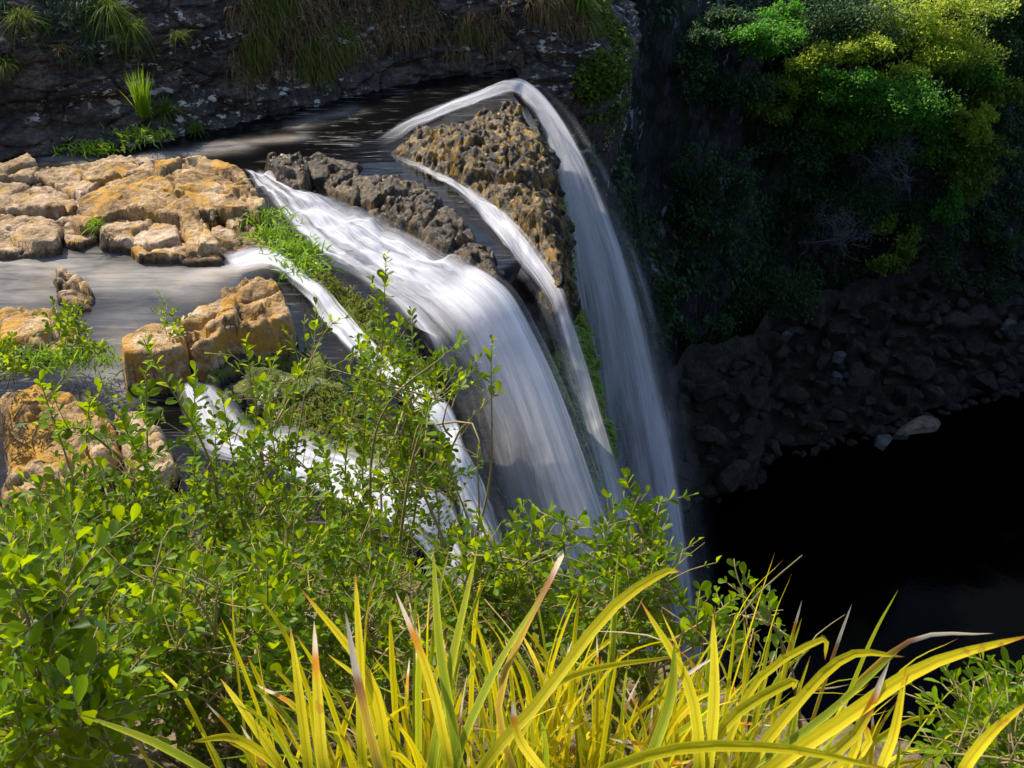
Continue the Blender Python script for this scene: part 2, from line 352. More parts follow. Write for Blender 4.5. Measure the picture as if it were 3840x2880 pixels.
def ruled(name, line, zs, off, disp, mat, n, dens=None):
    line = np.asarray(line, float); seg = np.linalg.norm(np.diff(line, axis=0), axis=1); s = np.concatenate([[0], np.cumsum(seg)])
    if dens is None: u = np.linspace(0, s[-1], n)
    else:
        w = np.interp(s, s, dens); su = np.linspace(0, s[-1], 4000); c = np.cumsum(np.interp(su, s, w)); u = np.interp(np.linspace(c[0], c[-1], n), c, su)
    x = np.interp(u, s, line[:, 0]); y = np.interp(u, s, line[:, 1])
    kk = np.ones(15) / 15; 
    tx = np.gradient(x); ty = np.gradient(y); tx = np.convolve(np.pad(tx, 7, 'edge'), kk, 'valid'); ty = np.convolve(np.pad(ty, 7, 'edge'), kk, 'valid')
    l = np.hypot(tx, ty) + 1e-9; nx, ny = ty / l, -tx / l
    S, Zz = np.meshgrid(u, zs, indexing='ij'); o = off(S, Zz, x[:, None] + 0 * Zz)
    Pp = np.stack([x[:, None] + nx[:, None] * o, y[:, None] + ny[:, None] * o, Zz + 0 * o], -1)
    d = disp(Pp); Pp[..., 0] += nx[:, None] * d; Pp[..., 1] += ny[:, None] * d
    return link(name, mesh(name, Pp, gridf(*S.shape), mat)), Pp

BL = [(-32, 20.6), (-14, 21.2), (-10.5, 21.7), (-8.1, 22.3), (-5.3, 24.5), (-3, 26.6), (-.6, 27.8), (1.1, 28.2), (2.2, 28.9), (2.8, 30.5), (3.1, 33), (3.4, 36)]
def bank_top(x): return np.interp(x, [-32, -9, -4, 0, 3], [-5.2, -4.9, -5.2, -6.3, -6.3])  # unseen crest, shaped low so the sun clears it onto the far fall
def bank_off(S, Z, X0):
    h = np.maximum(Z + 8.2, 0); o = -.42 * h - .03 * h * h
    top = bank_top(X0); o = o - np.maximum(Z - top, 0) * 3.5
    return o + .35 * sstep(-7.2, -8.4, Z) - .5 * sstep(-9, -14, Z)
def bank_disp(P):
    q = P * np.array([.55, .55, 2.6]) + fbm(P, .5, 2, 3)[..., None] * .5
    w1, w2, _ = worley(P * np.array([.9, .9, 2.2]) + fbm(P, .7, 2, 1)[..., None] * .6, 8)
    return .45 * fbm(P, .35, 3, 21) + .30 * ridged(q, 1.0, 5, 31) + .10 * fbm(P, 3.5, 4, 41) - .20 * np.exp(-(w2 - w1) / .05)
zs = np.concatenate([np.arange(-33, -9, .4), np.arange(-9, -4.2, .035), np.arange(-4.2, 8, .15)])
bank, PB = ruled('far_bank', BL, zs, bank_off, bank_disp, M['dark_rock'], 760, [.15, .6, 1, 1, 1, 1, 1, 1.3, 1.3, 1, .8, .8])
tag(bank, kind='structure')

WL = [(1.6, 29.6), (2.9, 31.5), (3.6, 36), (5.0, 42), (7.5, 48), (13, 52), (20, 55), (30, 58), (42, 60), (62, 58), (78, 40), (80, 10), (60, -18), (25, -28), (0, -22), (-14, -12)]  # beyond the far right end: unseen wall, added for the pool's dark reflection
def wall_top(x): return np.interp(x, [0, 6, 10, 30, 60], [-6.6, -7.6, -11.0, -10.5, -6.0])  # rim above the view, shaped low to let sun onto trees and far fall
def wall_off(S, Z, X0):
    o = -.16 * (Z + 30) + 0 * S
    o = o - np.maximum(Z - wall_top(X0), 0) * 2.2
    return o
def wall_disp(P):
    return 1.3 * fbm(P, .13, 3, 51) + .9 * ridged(P * np.array([1, 1, .45]), .35, 4, 52) + .30 * ridged(P * np.array([1.2, 1.2, .35]), 1.3, 3, 53)
zw = np.concatenate([np.arange(-34.5, -4, .16), np.arange(-4, 6, .8)])
wall, PW = ruled('gorge_wall', WL, zw, wall_off, wall_disp, M['wall_rock'], 620, [1, 1, 1, 1, 1, 1, 1, .9, .6, .25, .1, .1, .1, .1, .1, .1])
tag(wall, kind='structure')
v = [(-60, -60, ZP), (140, -60, ZP), (140, 120, ZP), (-60, 120, ZP)]
tag(link('pool', mesh('pool', v, [(0, 1, 2, 3)], M['pool'])), kind='structure')

# near bank falling from the viewer to the ledge
def edge_x(y): return np.interp(y, [-60, .6, 1.5, 2.2, 3.2, 5, 7, 9, 12], [40, 14, 3.2, 1.5, .85, .25, -.5, -1.0, -1.6])
def near_z(x, y):
    z = np.interp(y, [-60, -2, .3, 1, 9, 9.6, 10.4, 12], [2.0, -1.4, -1.62, -1.85, -8.05, -8.45, -9.0, -10])
    d = np.maximum(x - edge_x(y), 0)
    z = z - np.where(d < .25, d * 1.4, .35 + (d - .25) * 7)
    return np.maximum(z, -34)
ax = np.concatenate([-np.linspace(0, 1, 70)[::-1] ** 2 * 50 - 4.01, np.arange(-4, 3, .035), 3 + np.linspace(0, 1, 60) ** 2 * 50])
ay = np.concatenate([-np.linspace(0, 1, 40)[::-1] ** 2 * 55 - .01, np.arange(0, 12, .045)])
XX, YY = np.meshgrid(ax, ay, indexing='ij'); ZZ = near_z(XX, YY)
P = np.stack([XX, YY, ZZ], -1); P[..., 2] += (.13 * fbm(P, 1.3, 4, 61) + .08 * ridged(P, 4.2, 3, 62)) * sstep(-6, -.5, -np.abs(P[..., 1] - 3) + 0)
tag(link('near_bank', mesh('near_bank', P, gridf(*XX.shape), M['soil'])), kind='structure')

# ================================================================== ROCKS ON THE LEDGE
def mound(name, poly, ztop, mat, label, cat='rock', res=.032, edge=.22, tilt=(0, 0), rough=.035, crack=.085, crack_f=1.25, pits=0.0, flare=.25, seed=0, group=None, skirt=.6, dome=.10, grow=1.0):
    pw = np.array([Pz(a, b_, ztop)[:2] for a, b_ in poly]); c = pw.mean(0); pw = c + (pw - c) * grow
    lo = pw.min(0) - .5; hi = pw.max(0) + .5
    gx = np.arange(lo[0], hi[0], res); gy = np.arange(lo[1], hi[1], res)
    X, Y = np.meshgrid(gx, gy, indexing='ij'); Q = np.stack([X, Y], -1)
    sd = np.full(X.shape, 9e9); ins = np.zeros(X.shape, bool)
    for i in range(len(pw)):
        A, B = pw[i], pw[(i + 1) % len(pw)]; AB = B - A; q = Q - A
        tt = np.clip((q @ AB) / (AB @ AB + 1e-9), 0, 1); sd = np.minimum(sd, np.linalg.norm(q - tt[..., None] * AB, axis=-1))
        cr = ((A[1] > Y) != (B[1] > Y)) & (X < (B[0] - A[0]) * (Y - A[1]) / (B[1] - A[1] + 1e-12) + A[0]); ins ^= cr
    sd = np.where(ins, sd, -sd); P0 = np.stack([X, Y, X * 0 + seed * 3.7], -1)
    size = math.sqrt(max(sd.max(), .05))
    sd = sd + size * (.09 * fbm(P0, 1.8, 3, seed) + .045 * fbm(P0, 6, 3, seed + 3))
    wp = P0 + fbm(P0, 1.2, 3, seed + 1)[..., None] * .5
    w1, w2, cid, wv = worley(wp * crack_f * .62, seed + 7, True)
    l1 = np.exp(-np.abs(fbm(P0 + 3, .75, 3, seed + 41)) / .012); l2 = np.exp(-np.abs(fbm(P0 + 9, 1.3, 3, seed + 43)) / .010)
    _, _, cid2, wv2 = worley(wp * crack_f * 1.7, seed + 47, True)
    facet = (wv[..., 0] * np.cos(cid * 44) + wv[..., 1] * np.sin(cid * 44)) * crack * 1.1 + (wv2[..., 0] * np.cos(cid2 * 44) + wv2[..., 1] * np.sin(cid2 * 44)) * crack * .45
    top = ztop + tilt[0] * (X - c[0]) + tilt[1] * (Y - c[1]) + dome * sstep(0, 1.2, sd) - dome * .6
    top += facet + (cid - .5) * crack * 1.7 + (cid2 - .5) * crack * .35 - crack * .8 * np.exp(-(w2 - w1) / .03) - crack * 1.4 * l1 - crack * .9 * l2
    top += rough * 1.3 * fbm(P0, 1.4, 4, seed + 9) - rough * np.abs(fbm(P0, 3.2, 5, seed + 11)) * 1.6 + rough * ridged(P0, 9.0, 4, seed + 13) * .35
    if pits:
        q = P0 + fbm(P0, 3.5, 3, seed + 5)[..., None] * .22
        r1 = ridged(q, 2.2, 5, seed + 15); a3, _, _ = worley(q * 3.1, seed + 25); a4, _, _ = worley(q * 6.3, seed + 27)
        top += pits * (.55 * r1 - 1.3 * np.exp(-(a3 / .26) ** 2) - .8 * np.exp(-(a4 / .28) ** 2))
    base = ZR - skirt
    tt = 1 - (1 - np.clip(sd / edge, 0, 1)) ** 2.6
    Z = base + (top - base) * tt
    sidek = (1 - tt); X2 = X + (X - c[0]) * 0; P = np.stack([X2, Y, Z], -1)
    jit = (fbm(P, 4, 4, seed + 31) * .16 - np.abs(fbm(P * np.array([1, 1, 3]), 4, 3, seed + 33)) * .12) * sstep(0, .5, sidek) ; P[..., 0] += jit; P[..., 1] -= jit
    keep = sd > -.03; f = gridf(*X.shape); km = keep.ravel()[f].all(1); f = f[km]
    used = np.unique(f); mp = -np.ones(X.size, int); mp[used] = np.arange(len(used))
    P = P.reshape(-1, 3)[used]; org = np.array([c[0], c[1], ZR])
    o = link(name, mesh(name, P - org, mp[f], mat), loc=org)
    return tag(o, label, cat, group)
K = .1543
def cr1(*pts): return [(a * K, b_ * K) for a, b_ in pts]
g = 'slabs of golden rock on the ledge'
rocks = [
 (cr1((-60, 1090), (190, 1005), (255, 1055), (210, 1135), (60, 1130), (-60, 1140)), -7.70, 'pink_rock', 'small pinkish rock at the left end of the golden ledge, beside the dark far channel', {}),
 (cr1((200, 1110), (300, 1045), (530, 1065), (510, 1150), (340, 1165)), -7.72, 'pink_rock', 'pale pink rock in the back row of the golden ledge, left of the peaked rock', {}),
 (cr1((530, 1070), (740, 965), (880, 970), (915, 1040), (740, 1115), (550, 1140)), -7.62, 'gold_rock', 'peaked tan rock standing highest at the back of the golden ledge', {'dome': .2}),
 (cr1((900, 1050), (980, 1020), (1020, 1070), (1000, 1110), (760, 1110), (860, 1080)), -7.70, 'pink_rock', 'narrow rock wedged right of the peaked tan rock', {}),
 (cr1((-40, 1160), (300, 1165), (430, 1225), (480, 1290), (390, 1350), (-40, 1360)), -7.72, 'pink_rock', 'broad flat pinkish slab at the left edge of the photo, on the golden ledge', {}),
 (cr1((330, 1165), (560, 1140), (650, 1190), (520, 1270), (440, 1225)), -7.68, 'pink_rock', 'pinkish block between the broad left slab and the big orange slab', {}),
 (cr1((470, 1390), (520, 1265), (700, 1180), (1000, 1095), (1120, 1200), (1060, 1290), (790, 1345), (520, 1420)), -7.55, 'gold_rock', 'big smooth orange slab at the centre of the golden ledge', {'crack': .05, 'tilt': (-.02, .06)}),
 (cr1((640, 1150), (1000, 1070), (1090, 1120), (1000, 1100), (700, 1180)), -7.58, 'gold_rock', 'thin tan slab lying behind the big orange slab', {'edge': .12}),
 (cr1((1010, 1080), (1330, 1045), (1570, 1080), (1690, 1250), (1660, 1345), (1560, 1305), (1240, 1300), (1160, 1210), (1070, 1140)), -7.50, 'gold_rock', 'large cracked slab forming the right end of the golden ledge beside the white chute', {'crack': .09, 'tilt': (-.06, .05)}),
 (cr1((1060, 1290), (1190, 1240), (1270, 1330), (1420, 1530), (1190, 1545), (1140, 1400), (780, 1355)), -7.58, 'gold_rock', 'orange block with a dark right face in front of the big orange slab', {'tilt': (-.10, .04)}),
 (cr1((640, 1450), (780, 1395), (1000, 1420), (1150, 1460), (1170, 1530), (980, 1560), (650, 1530)), -7.70, 'pink_rock', 'rounded tan block at the front middle of the golden ledge', {'crack': .06}),
 (cr1((840, 1590), (1000, 1545), (1400, 1545), (1440, 1590), (1420, 1640), (900, 1640)), -7.78, 'gold_rock', 'long low slab at the foot of the ledge with a dark wet front face', {'crack': .05}),
 (cr1((-40, 1380), (280, 1375), (400, 1465), (380, 1560), (200, 1590), (-40, 1595)), -7.75, 'pink_rock', 'weathered slab at the left edge of the photo just above the grey pool', {}),
 (cr1((410, 1420), (480, 1390), (640, 1420), (640, 1500), (500, 1560), (400, 1540)), -7.80, 'pink_rock', 'small low rock with a tuft of grass in front of the big orange slab', {}),
 (cr1((1450, 1330), (1560, 1305), (1650, 1350), (1620, 1400), (1500, 1450), (1430, 1400)), -7.68, 'pink_rock', 'tan block below the right end slab, beside the bright ferns', {'edge': .14}),
 (cr1((1340, 1360), (1430, 1340), (1450, 1400), (1380, 1440), (1330, 1420)), -7.74, 'pitted_rock', 'small dark stone left of the tan block by the ferns', {'edge': .12}),
 (cr1((1370, 1460), (1490, 1415), (1530, 1470), (1450, 1500)), -7.78, 'mossy_rock', 'speckled grey stone below the right end slab', {'edge': .12}),
 (cr1((1550, 1460), (1650, 1440), (1700, 1480), (1640, 1510)), -7.80, 'pink_rock', 'small pinkish stone at the foot of the ferns', {'edge': .12}),
 (cr1((1500, 1600), (1600, 1545), (1740, 1530), (1840, 1590), (1800, 1640), (1600, 1650)), -7.86, 'gold_rock', 'wet yellow rock between the low slab and the chute beside the ferns', {'crack': .04}),
 (cr1((1090, 1660), (1200, 1640), (1420, 1645), (1450, 1690), (1200, 1700)), -7.88, 'pink_rock', 'flat pale stone under the long low slab', {'edge': .12}),
]
for i, (poly, zt, m, lab, kw) in enumerate(rocks):
    kw.setdefault('edge', .07); kw.setdefault('dome', .04); mound('ledge_rock', poly, zt, M[m], lab, 'rock', seed=i + 1, group=g, grow=1.09, **kw)
mound('rock_shelf', [(-14, 168), (30, 165), (90, 160), (125, 152), (160, 160), (240, 166), (258, 190), (262, 215), (285, 250), (262, 262), (235, 250), (218, 252), (150, 252), (100, 232), (60, 244), (-14, 244)], -7.88, M['pink_rock'],
      'low rock shelf showing between the golden slabs', 'rock', seed=30, edge=.25, crack=.09, rough=.07, dome=.05)
mound('stream_rock', [(44, 268), (66, 262), (84, 270), (98, 286), (92, 298), (66, 303), (50, 292)], -7.75, M['pink_rock'], 'pinkish rock standing alone in the grey pool', seed=31, edge=.16)
mound('bank_rock', [(-12, 300), (20, 296), (50, 302), (70, 312), (92, 322), (88, 338), (50, 346), (-12, 344)], -7.70, M['gold_rock'], 'tan rock at the left edge between the grey pool and the green tuft', seed=32, edge=.2)
mound('bank_rock', [(-12, 385), (40, 372), (90, 380), (122, 405), (128, 445), (90, 490), (40, 500), (-12, 500)], -7.65, M['gold_rock'], 'broad orange rock at the left edge seen through the shrubs', seed=33, edge=.3, rough=.08)
mound('bank_rock', [(100, 395), (140, 398), (170, 420), (185, 455), (160, 480), (120, 470)], -7.62, M['pink_rock'], 'pinkish rock right of the broad orange rock, behind the shrub leaves', seed=34, edge=.2)
mound('boulder', [(113, 333), (150, 318), (188, 318), (188, 345), (160, 352), (118, 350)], -7.30, M['gold_rock'], 'low orange block with a black front face in the pool outlet', seed=41, edge=.10, skirt=1.3, crack=.04, res=.03)
mound('boulder', [(172, 318), (190, 298), (215, 284), (250, 276), (282, 284), (298, 306), (296, 322), (262, 327), (228, 330), (208, 342), (186, 342)], -7.28, M['gold_rock'], 'large craggy tan boulder between the grey pool and the left stream', seed=42, edge=.14, skirt=1.3, crack=.13, rough=.075, res=.026, crack_f=1.7)
mound('boulder', [(190, 345), (230, 338), (300, 335), (330, 350), (345, 380), (300, 400), (230, 395), (195, 380)], -7.72, M['mossy_rock'], 'dark mossy rock under the large craggy boulder', seed=43, edge=.2, crack=.12, rough=.09)
mound('rock_island', [(384, 136), (398, 131), (410, 122), (428, 119), (440, 111), (460, 108), (475, 100), (492, 99), (509, 93), (524, 97), (536, 110), (551, 122), (552, 140), (562, 158), (560, 180), (570, 200), (568, 222), (576, 240), (570, 262), (560, 268), (550, 258), (530, 236), (500, 208), (468, 182), (440, 167), (412, 156)], -7.60, M['pitted_rock'],
      'pitted brown rock island between the far fall and the middle stream', 'rock', res=.026, edge=.38, pits=.11, crack=.16, rough=.10, seed=51, skirt=.55, dome=.25, crack_f=1.0)
mound('rock_island', [(345, 192), (330, 184), (318, 178), (316, 165), (335, 158), (362, 162), (393, 160), (425, 174), (450, 194), (480, 220), (502, 243), (510, 262), (506, 290), (492, 282), (470, 262), (440, 246), (410, 228), (380, 214)], -7.68, M['dark_pitted'],
      'pitted dark rock island between the main chute and the middle stream', 'rock', res=.026, edge=.3, pits=.10, crack=.15, rough=.10, seed=52, skirt=.8, dome=.2, crack_f=1.0)
mound('rock_island', [(395, 166), (412, 172), (438, 186), (462, 204), (484, 228), (500, 244), (480, 230), (455, 205), (425, 184)], -7.90, M['dark_pitted'],
      'thin dark rock rim beside the middle stream', 'rock', res=.03, edge=.15, pits=.08, crack=.06, seed=58, skirt=.4)
mound('rock_island', [(378, 152), (400, 140), (430, 128), (446, 118), (438, 130), (410, 146), (392, 156)], -7.93, M['dark_pitted'],
      'low black wet rock at the fork of the two far streams', 'rock', res=.03, edge=.2, pits=.08, crack=.08, seed=59, skirt=.4)
mound('rock_island', [(258, 150), (280, 146), (302, 149), (316, 160), (312, 178), (290, 182), (268, 174)], -7.60, M['dark_pitted'],
      'dark knobbly rock at the head of the main chute', 'rock', res=.026, edge=.2, pits=.13, crack=.10, seed=53, rough=.09)
mound('rock_island', [(292, 156), (316, 150), (350, 152), (372, 158), (352, 178), (336, 190), (318, 182), (300, 176)], -7.82, M['dark_pitted'], 'low black rock joining the knobbly rock to the pitted dark island', 'rock', res=.03, pits=.08, crack=.08, seed=60, edge=.25)
mound('rock_island', [(170, 158), (200, 150), (238, 147), (245, 156), (215, 162), (180, 164)], -7.92, M['dark_pitted'], 'low brown rock just breaking the dark far channel', 'rock', seed=54, edge=.2)
mound('mossy_outcrop', [(262, 226), (285, 236), (318, 262), (350, 274), (385, 302), (430, 345), (455, 385), (464, 430), (466, 500), (455, 520), (440, 480), (432, 440), (405, 398), (372, 358), (335, 312), (300, 275), (270, 250)], -7.80, M['mossy_rock'],
      'long mossy rock rib between the left stream and the main fall', 'rock', res=.035, edge=.3, pits=.10, crack=.12, rough=.09, seed=55, skirt=2.6, dome=.15)
mound('mossy_outcrop', [(300, 330), (340, 345), (375, 385), (420, 425), (432, 460), (445, 500), (430, 530), (395, 500), (340, 470), (290, 450), (250, 430), (240, 400)], -7.85, M['mossy_rock'],
      'mossy dark outcrop between the left stream and the lowest stream', 'rock', res=.04, edge=.3, pits=.08, crack=.14, rough=.10, seed=56, skirt=1.8, dome=.2)
mound('mossy_outcrop', [(190, 500), (260, 490), (330, 505), (380, 530), (420, 565), (430, 610), (380, 640), (250, 620), (180, 560)], -8.0, M['mossy_rock'],
      'dark brown outcrop below the lowest stream, half hidden by shrubs', 'rock', res=.04, edge=.3, pits=.08, crack=.14, rough=.10, seed=57, skirt=1.8, dome=.3)

# ================================================================== FALLING WATER
def ribbon(name, rows, mat, parent, nu=26, nv=260, dens=1.0, bulge=.0, seed=0, lift=.0, wob=.0, edge=.22, fades=(.02, .0), prof=None):
    A = []; B = []
    for (a, b_, mode, val) in rows:
        va, vb = val if isinstance(val, tuple) else (val, val)
        f = Pz if mode == 'z' else Py
        A.append(f(*a, va)); B.append(f(*b_, vb))
    A = curve(A, nv); B = curve(B, nv); u = np.linspace(0, 1, nu)
    P = A[:, None] * (1 - u)[None, :, None] + B[:, None] * u[None, :, None]
    C = (A + B) / 2; Tn = np.gradient(C, axis=0); Tn /= np.linalg.norm(Tn, axis=1)[:, None] + 1e-9
    N = np.cross(B - A, Tn); N /= np.linalg.norm(N, axis=1)[:, None] + 1e-9
    sgn = np.sign((N * np.array([.3, -.6, .8])).sum(1)); N *= sgn[:, None]
    L = np.concatenate([[0], np.cumsum(np.linalg.norm(np.diff(C, axis=0), axis=1))])
    Lv = L[:, None] + 0 * u[None]; Uv = u[None] + 0 * Lv
    wd = np.linalg.norm(B - A, axis=1)
    d = bulge * np.sin(math.pi * Uv) * wd[:, None] + lift
    if wob: d = d + wob * fbm(np.stack([Uv * wd[:, None] * 3.0, Lv * 1.3, Uv * 0 + seed], -1), 1, 3, seed)
    P = P + N[:, None] * d[..., None]
    e = edge + .12 * vnoise(np.stack([Lv * .9, Uv * 0 + seed, Uv * 0], -1), seed)
    rag = fbm(np.stack([Uv * 11 + seed, Lv * .30, Uv * 0], -1), 1, 4, seed + 2); e = np.clip(e * (1 + 1.5 * rag), .05, .5)
    D = dens * sstep(0, 1, Uv / e) * sstep(0, 1, (1 - Uv) / e)
    if prof is not None: D = D * prof(Uv, Lv / L[-1])
    if fades[0]: D = D * sstep(0, fades[0], Lv / L[-1])
    if fades[1]: D = D * sstep(0, fades[1], 1 - Lv / L[-1])
    uv = np.stack([Uv * max(wd.mean(), .2) * .9 + seed * 3.1, Lv], -1).reshape(-1, 2)
    return link(name, mesh(name, P, gridf(nv, nu), mat, uv=uv, attrs={'dens': D}), parent)
def fall(name, label, loc=(0, 0, 0)):
    e = link(name, None); tag(e, label, 'waterfall', 'strands of the waterfall'); return e
def off_rows(rows, k0, k1, dy): 
    o = []
    for (a, b_, m, v_) in rows:
        q = lambda k: (a[0] * (1 - k) + b_[0] * k, a[1] * (1 - k) + b_[1] * k)
        o.append((q(k0), q(k1), m, (v_ + dy) if not isinstance(v_, tuple) else tuple(x + dy for x in v_)))
    return o
zl = -7.86
# far fall
f1 = fall('waterfall', 'tall far fall leaping from the top of the ledge in a long white arc')
rows = [((368, 141), (376, 151), 'z', zl), ((400, 122), (412, 133), 'z', zl), ((440, 104), (448, 115), 'z', zl), ((480, 88), (485, 101), 'z', zl), ((506, 79), (512, 94), 'z', zl), ((524, 80), (519, 97), 'z', zl - .02)]
ribbon('rapid', rows, M['rapid'], f1, 16, 120, .95, seed=3, wob=.07, edge=.35, fades=(.4, .3))
rows1 = rows
dr = [((512, 77), (508, 95), 'y', 26.6), ((526, 80), (524, 104), 'y', 26.4), ((546, 97), (538, 126), 'y', 26.3), ((570, 130), (550, 165), 'y', 26.2), ((594, 177), (558, 210), 'y', 26.1), ((620, 237), (566, 270), 'y', 26.0),
      ((640, 300), (574, 330), 'y', 26.0), ((657, 370), (582, 400), 'y', 26.0), ((674, 450), (590, 480), 'y', 26.0), ((690, 550), (600, 570), 'y', 26.0), ((702, 640), (608, 650), 'y', 26.0), ((712, 760), (618, 765), 'y', 26.0)]
ribbon('sheet', rows1[:-1] + dr[1:], M['veil'], f1, 72, 400, 1.25, .04, 5, edge=.36, wob=.05, prof=lambda u, v: sstep(.0, .12, v) * (.38 + .62 * sstep(.14, .24, v)) * (1 - .62 * sstep(.22, .6, v) * sstep(.15, .5, u)) * (1 - .35 * sstep(.6, 1, v)))
ribbon('veil', off_rows(dr, .0, .30, -.35), M['veil'], f1, 16, 300, 1.2, .1, 8, edge=.45, prof=lambda u, v: 1 - .3 * sstep(.4, 1, v))
ribbon('veil', off_rows(dr[:8], .1, .85, -.2), M['veil'], f1, 40, 200, .6, .1, 9, edge=.45, fades=(.0, .75))
ribbon('veil', off_rows(dr, -.34, 1.0, .5), M['veil'], f1, 24, 200, .36, .1, 10, edge=.48, fades=(.2, .0))
# middle stream
f2 = fall('waterfall', 'narrow middle stream sliding between the pitted rock islands and dropping as a thin veil')
rows = [((382, 149), (388, 157), 'z', zl), ((410, 158), (414, 169), 'z', zl), ((438, 169), (438, 182), 'z', zl), ((468, 184), (461, 199), 'z', zl), ((500, 208), (490, 227), 'z', zl), ((528, 234), (511, 254), 'z', zl), ((546, 253), (524, 273), 'z', zl - .05)]
ribbon('rapid', rows, M['rapid'], f2, 18, 120, .95, seed=13, wob=.12, lift=.03, edge=.35, fades=(.25, .3))
rows1 = rows
d2 = [((530, 234), (512, 256), 'y', (17.7, 16.8)), ((546, 254), (526, 272), 'y', (16.6, 16.0)), ((561, 282), (541, 292), 'y', 15.9), ((575, 320), (556, 328), 'y', 15.5), ((591, 370), (571, 378), 'y', 15.2), ((607, 425), (586, 432), 'y', 15.0),
      ((623, 478), (601, 484), 'y', 14.9), ((640, 540), (614, 545), 'y', 14.8), ((655, 600), (627, 605), 'y', 14.8), ((690, 770), (655, 770), 'y', 14.8)]
ribbon('sheet', rows1[2:-1] + d2[2:], M['veil'], f2, 40, 320, 1.1, .04, 15, edge=.4, wob=.06, fades=(.2, 0), prof=lambda u, v: 1 - .35 * sstep(.3, .9, v))
ribbon('veil', off_rows(d2, -.1, 1.5, .3), M['veil'], f2, 20, 200, .35, .1, 16, edge=.45, fades=(.15, 0))
ribbon('veil', [((506, 256), (536, 268), 'y', 16.6), ((510, 300), (546, 300), 'y', 16.4), ((516, 350), (556, 350), 'y', 16.3), ((524, 420), (570, 420), 'y', 16.2), ((545, 520), (590, 520), 'y', 16.2), ((580, 700), (620, 700), 'y', 16.2)], M['veil'], f2, 24, 200, .24, .05, 17, edge=.3, fades=(.12, 0),
       prof=lambda u, v: .25 + 1.2 * np.clip(fbm(np.stack([u * 9, u * 0, u * 0], -1), 1, 2, 4), 0, 1))
# main fall
f3 = fall('waterfall', 'broad main chute widening into the large pale central curtain of water')
rows = [((258, 167), (244, 174), 'z', zl), ((300, 188), (270, 202), 'z', zl), ((345, 207), (285, 226), 'z', zl), ((392, 224), (318, 262), 'z', zl), ((440, 248), (350, 276), 'z', zl), ((482, 270), (388, 306), 'z', zl), ((508, 290), (425, 345), 'z', zl - .12)]
ribbon('rapid', rows, M['rapid'], f3, 60, 260, 1.15, seed=23, wob=.24, lift=.06, edge=.3, fades=(.02, .3))
rows1 = rows
d3 = [((482, 268), (386, 304), 'y', (16.7, 14.9)), ((510, 290), (424, 342), 'y', (15.8, 13.7)), ((535, 332), (440, 375), 'y', (15.4, 13.4)), ((560, 385), (452, 410), 'y', (15.1, 13.2)), ((580, 435), (463, 455), 'y', (14.9, 13.1)), ((600, 490), (474, 505), 'y', (14.8, 13.0)),
      ((620, 545), (486, 560), 'y', (14.7, 12.9)), ((642, 610), (500, 620), 'y', (14.6, 12.9)), ((690, 790), (535, 790), 'y', (14.5, 12.9))]
ribbon('sheet', rows1[:-1] + d3[1:], M['veil'], f3, 80, 460, 1.15, .0, 25, edge=.26, wob=.10, prof=lambda u, v: (.42 + .4 * sstep(.1, .4, v)) * (1 - .58 * sstep(.30, .80, u) * sstep(.30, .55, v)) * (1 - .15 * sstep(.6, 1, v)), fades=(.05, 0))
ribbon('spray', off_rows(d3, -.14, 1.12, .35), M['veil'], f3, 40, 240, .30, .0, 26, edge=.45, fades=(.25, 0))
ribbon('spray', off_rows(d3, -.05, .6, -.6), M['veil'], f3, 40, 240, .35, .1, 22, edge=.48, fades=(.25, 0))
ribbon('veil', off_rows(d3, .02, .46, -.3), M['veil'], f3, 30, 240, .9, .1, 27, edge=.46, fades=(.05, 0))
ribbon('veil', off_rows(d3[:6], .05, .8, -.2), M['veil'], f3, 40, 200, .6, .05, 28, edge=.4, fades=(.2, .7))
# left stream
f4 = fall('waterfall', 'narrow left stream running down the mossy rib beside the large craggy boulder')
rows = [((224, 260), (228, 276), 'z', zl), ((258, 252), (260, 274), 'z', zl), ((292, 260), (278, 280), 'z', zl), ((320, 284), (300, 298), 'z', zl), ((342, 310), (322, 324), 'z', zl), ((364, 338), (344, 354), 'z', zl), ((388, 364), (368, 378), 'z', zl),
        ((416, 386), (398, 402), 'z', zl), ((442, 406), (424, 424), 'z', zl), ((456, 434), (436, 446), 'z', zl), ((464, 455), (444, 470), 'z', zl - .1)]
rows1 = rows
d4 = [((456, 434), (436, 446), 'y', (11.7, 11.3)), ((466, 458), (444, 474), 'y', (11.2, 10.8)), ((480, 485), (450, 500), 'y', (11, 10.6)), ((494, 520), (456, 532), 'y', (10.9, 10.5)), ((512, 575), (466, 580), 'y', (10.8, 10.4)), ((530, 640), (478, 645), 'y', (10.8, 10.4)), ((560, 790), (500, 790), 'y', (10.8, 10.4))]
ribbon('sheet', rows1[:-2] + d4, M['veil'], f4, 24, 340, 1.35, .03, 35, wob=.09, lift=.10, edge=.32)
ribbon('veil', off_rows(d4, -.5, 1.0, .5), M['veil'], f4, 20, 160, .35, .1, 36, edge=.45, fades=(.3, 0))
# lowest stream
f5 = fall('waterfall', 'lowest stream foaming white behind the shrubs at the near end of the ledge')
rows = [((176, 398), (214, 396), 'z', zl), ((186, 432), (236, 418), 'z', zl), ((206, 468), (262, 440), 'z', zl), ((262, 488), (298, 444), 'z', zl), ((318, 506), (340, 458), 'z', zl), ((364, 530), (388, 474), 'z', zl), ((398, 550), (420, 492), 'z', zl), ((418, 572), (446, 522), 'z', zl - .1)]
ribbon('sheet', rows[:-1] + [((420, 578), (448, 532), 'y', (9.2, 9.8)), ((434, 600), (470, 566), 'y', (9.1, 9.4)), ((446, 640), (490, 610), 'y', (9.0, 9.3)), ((470, 790), (530, 790), 'y', (9.0, 9.3))], M['veil'], f5, 30, 300, 1.35, .0, 45, wob=.10, lift=.25, edge=.34)

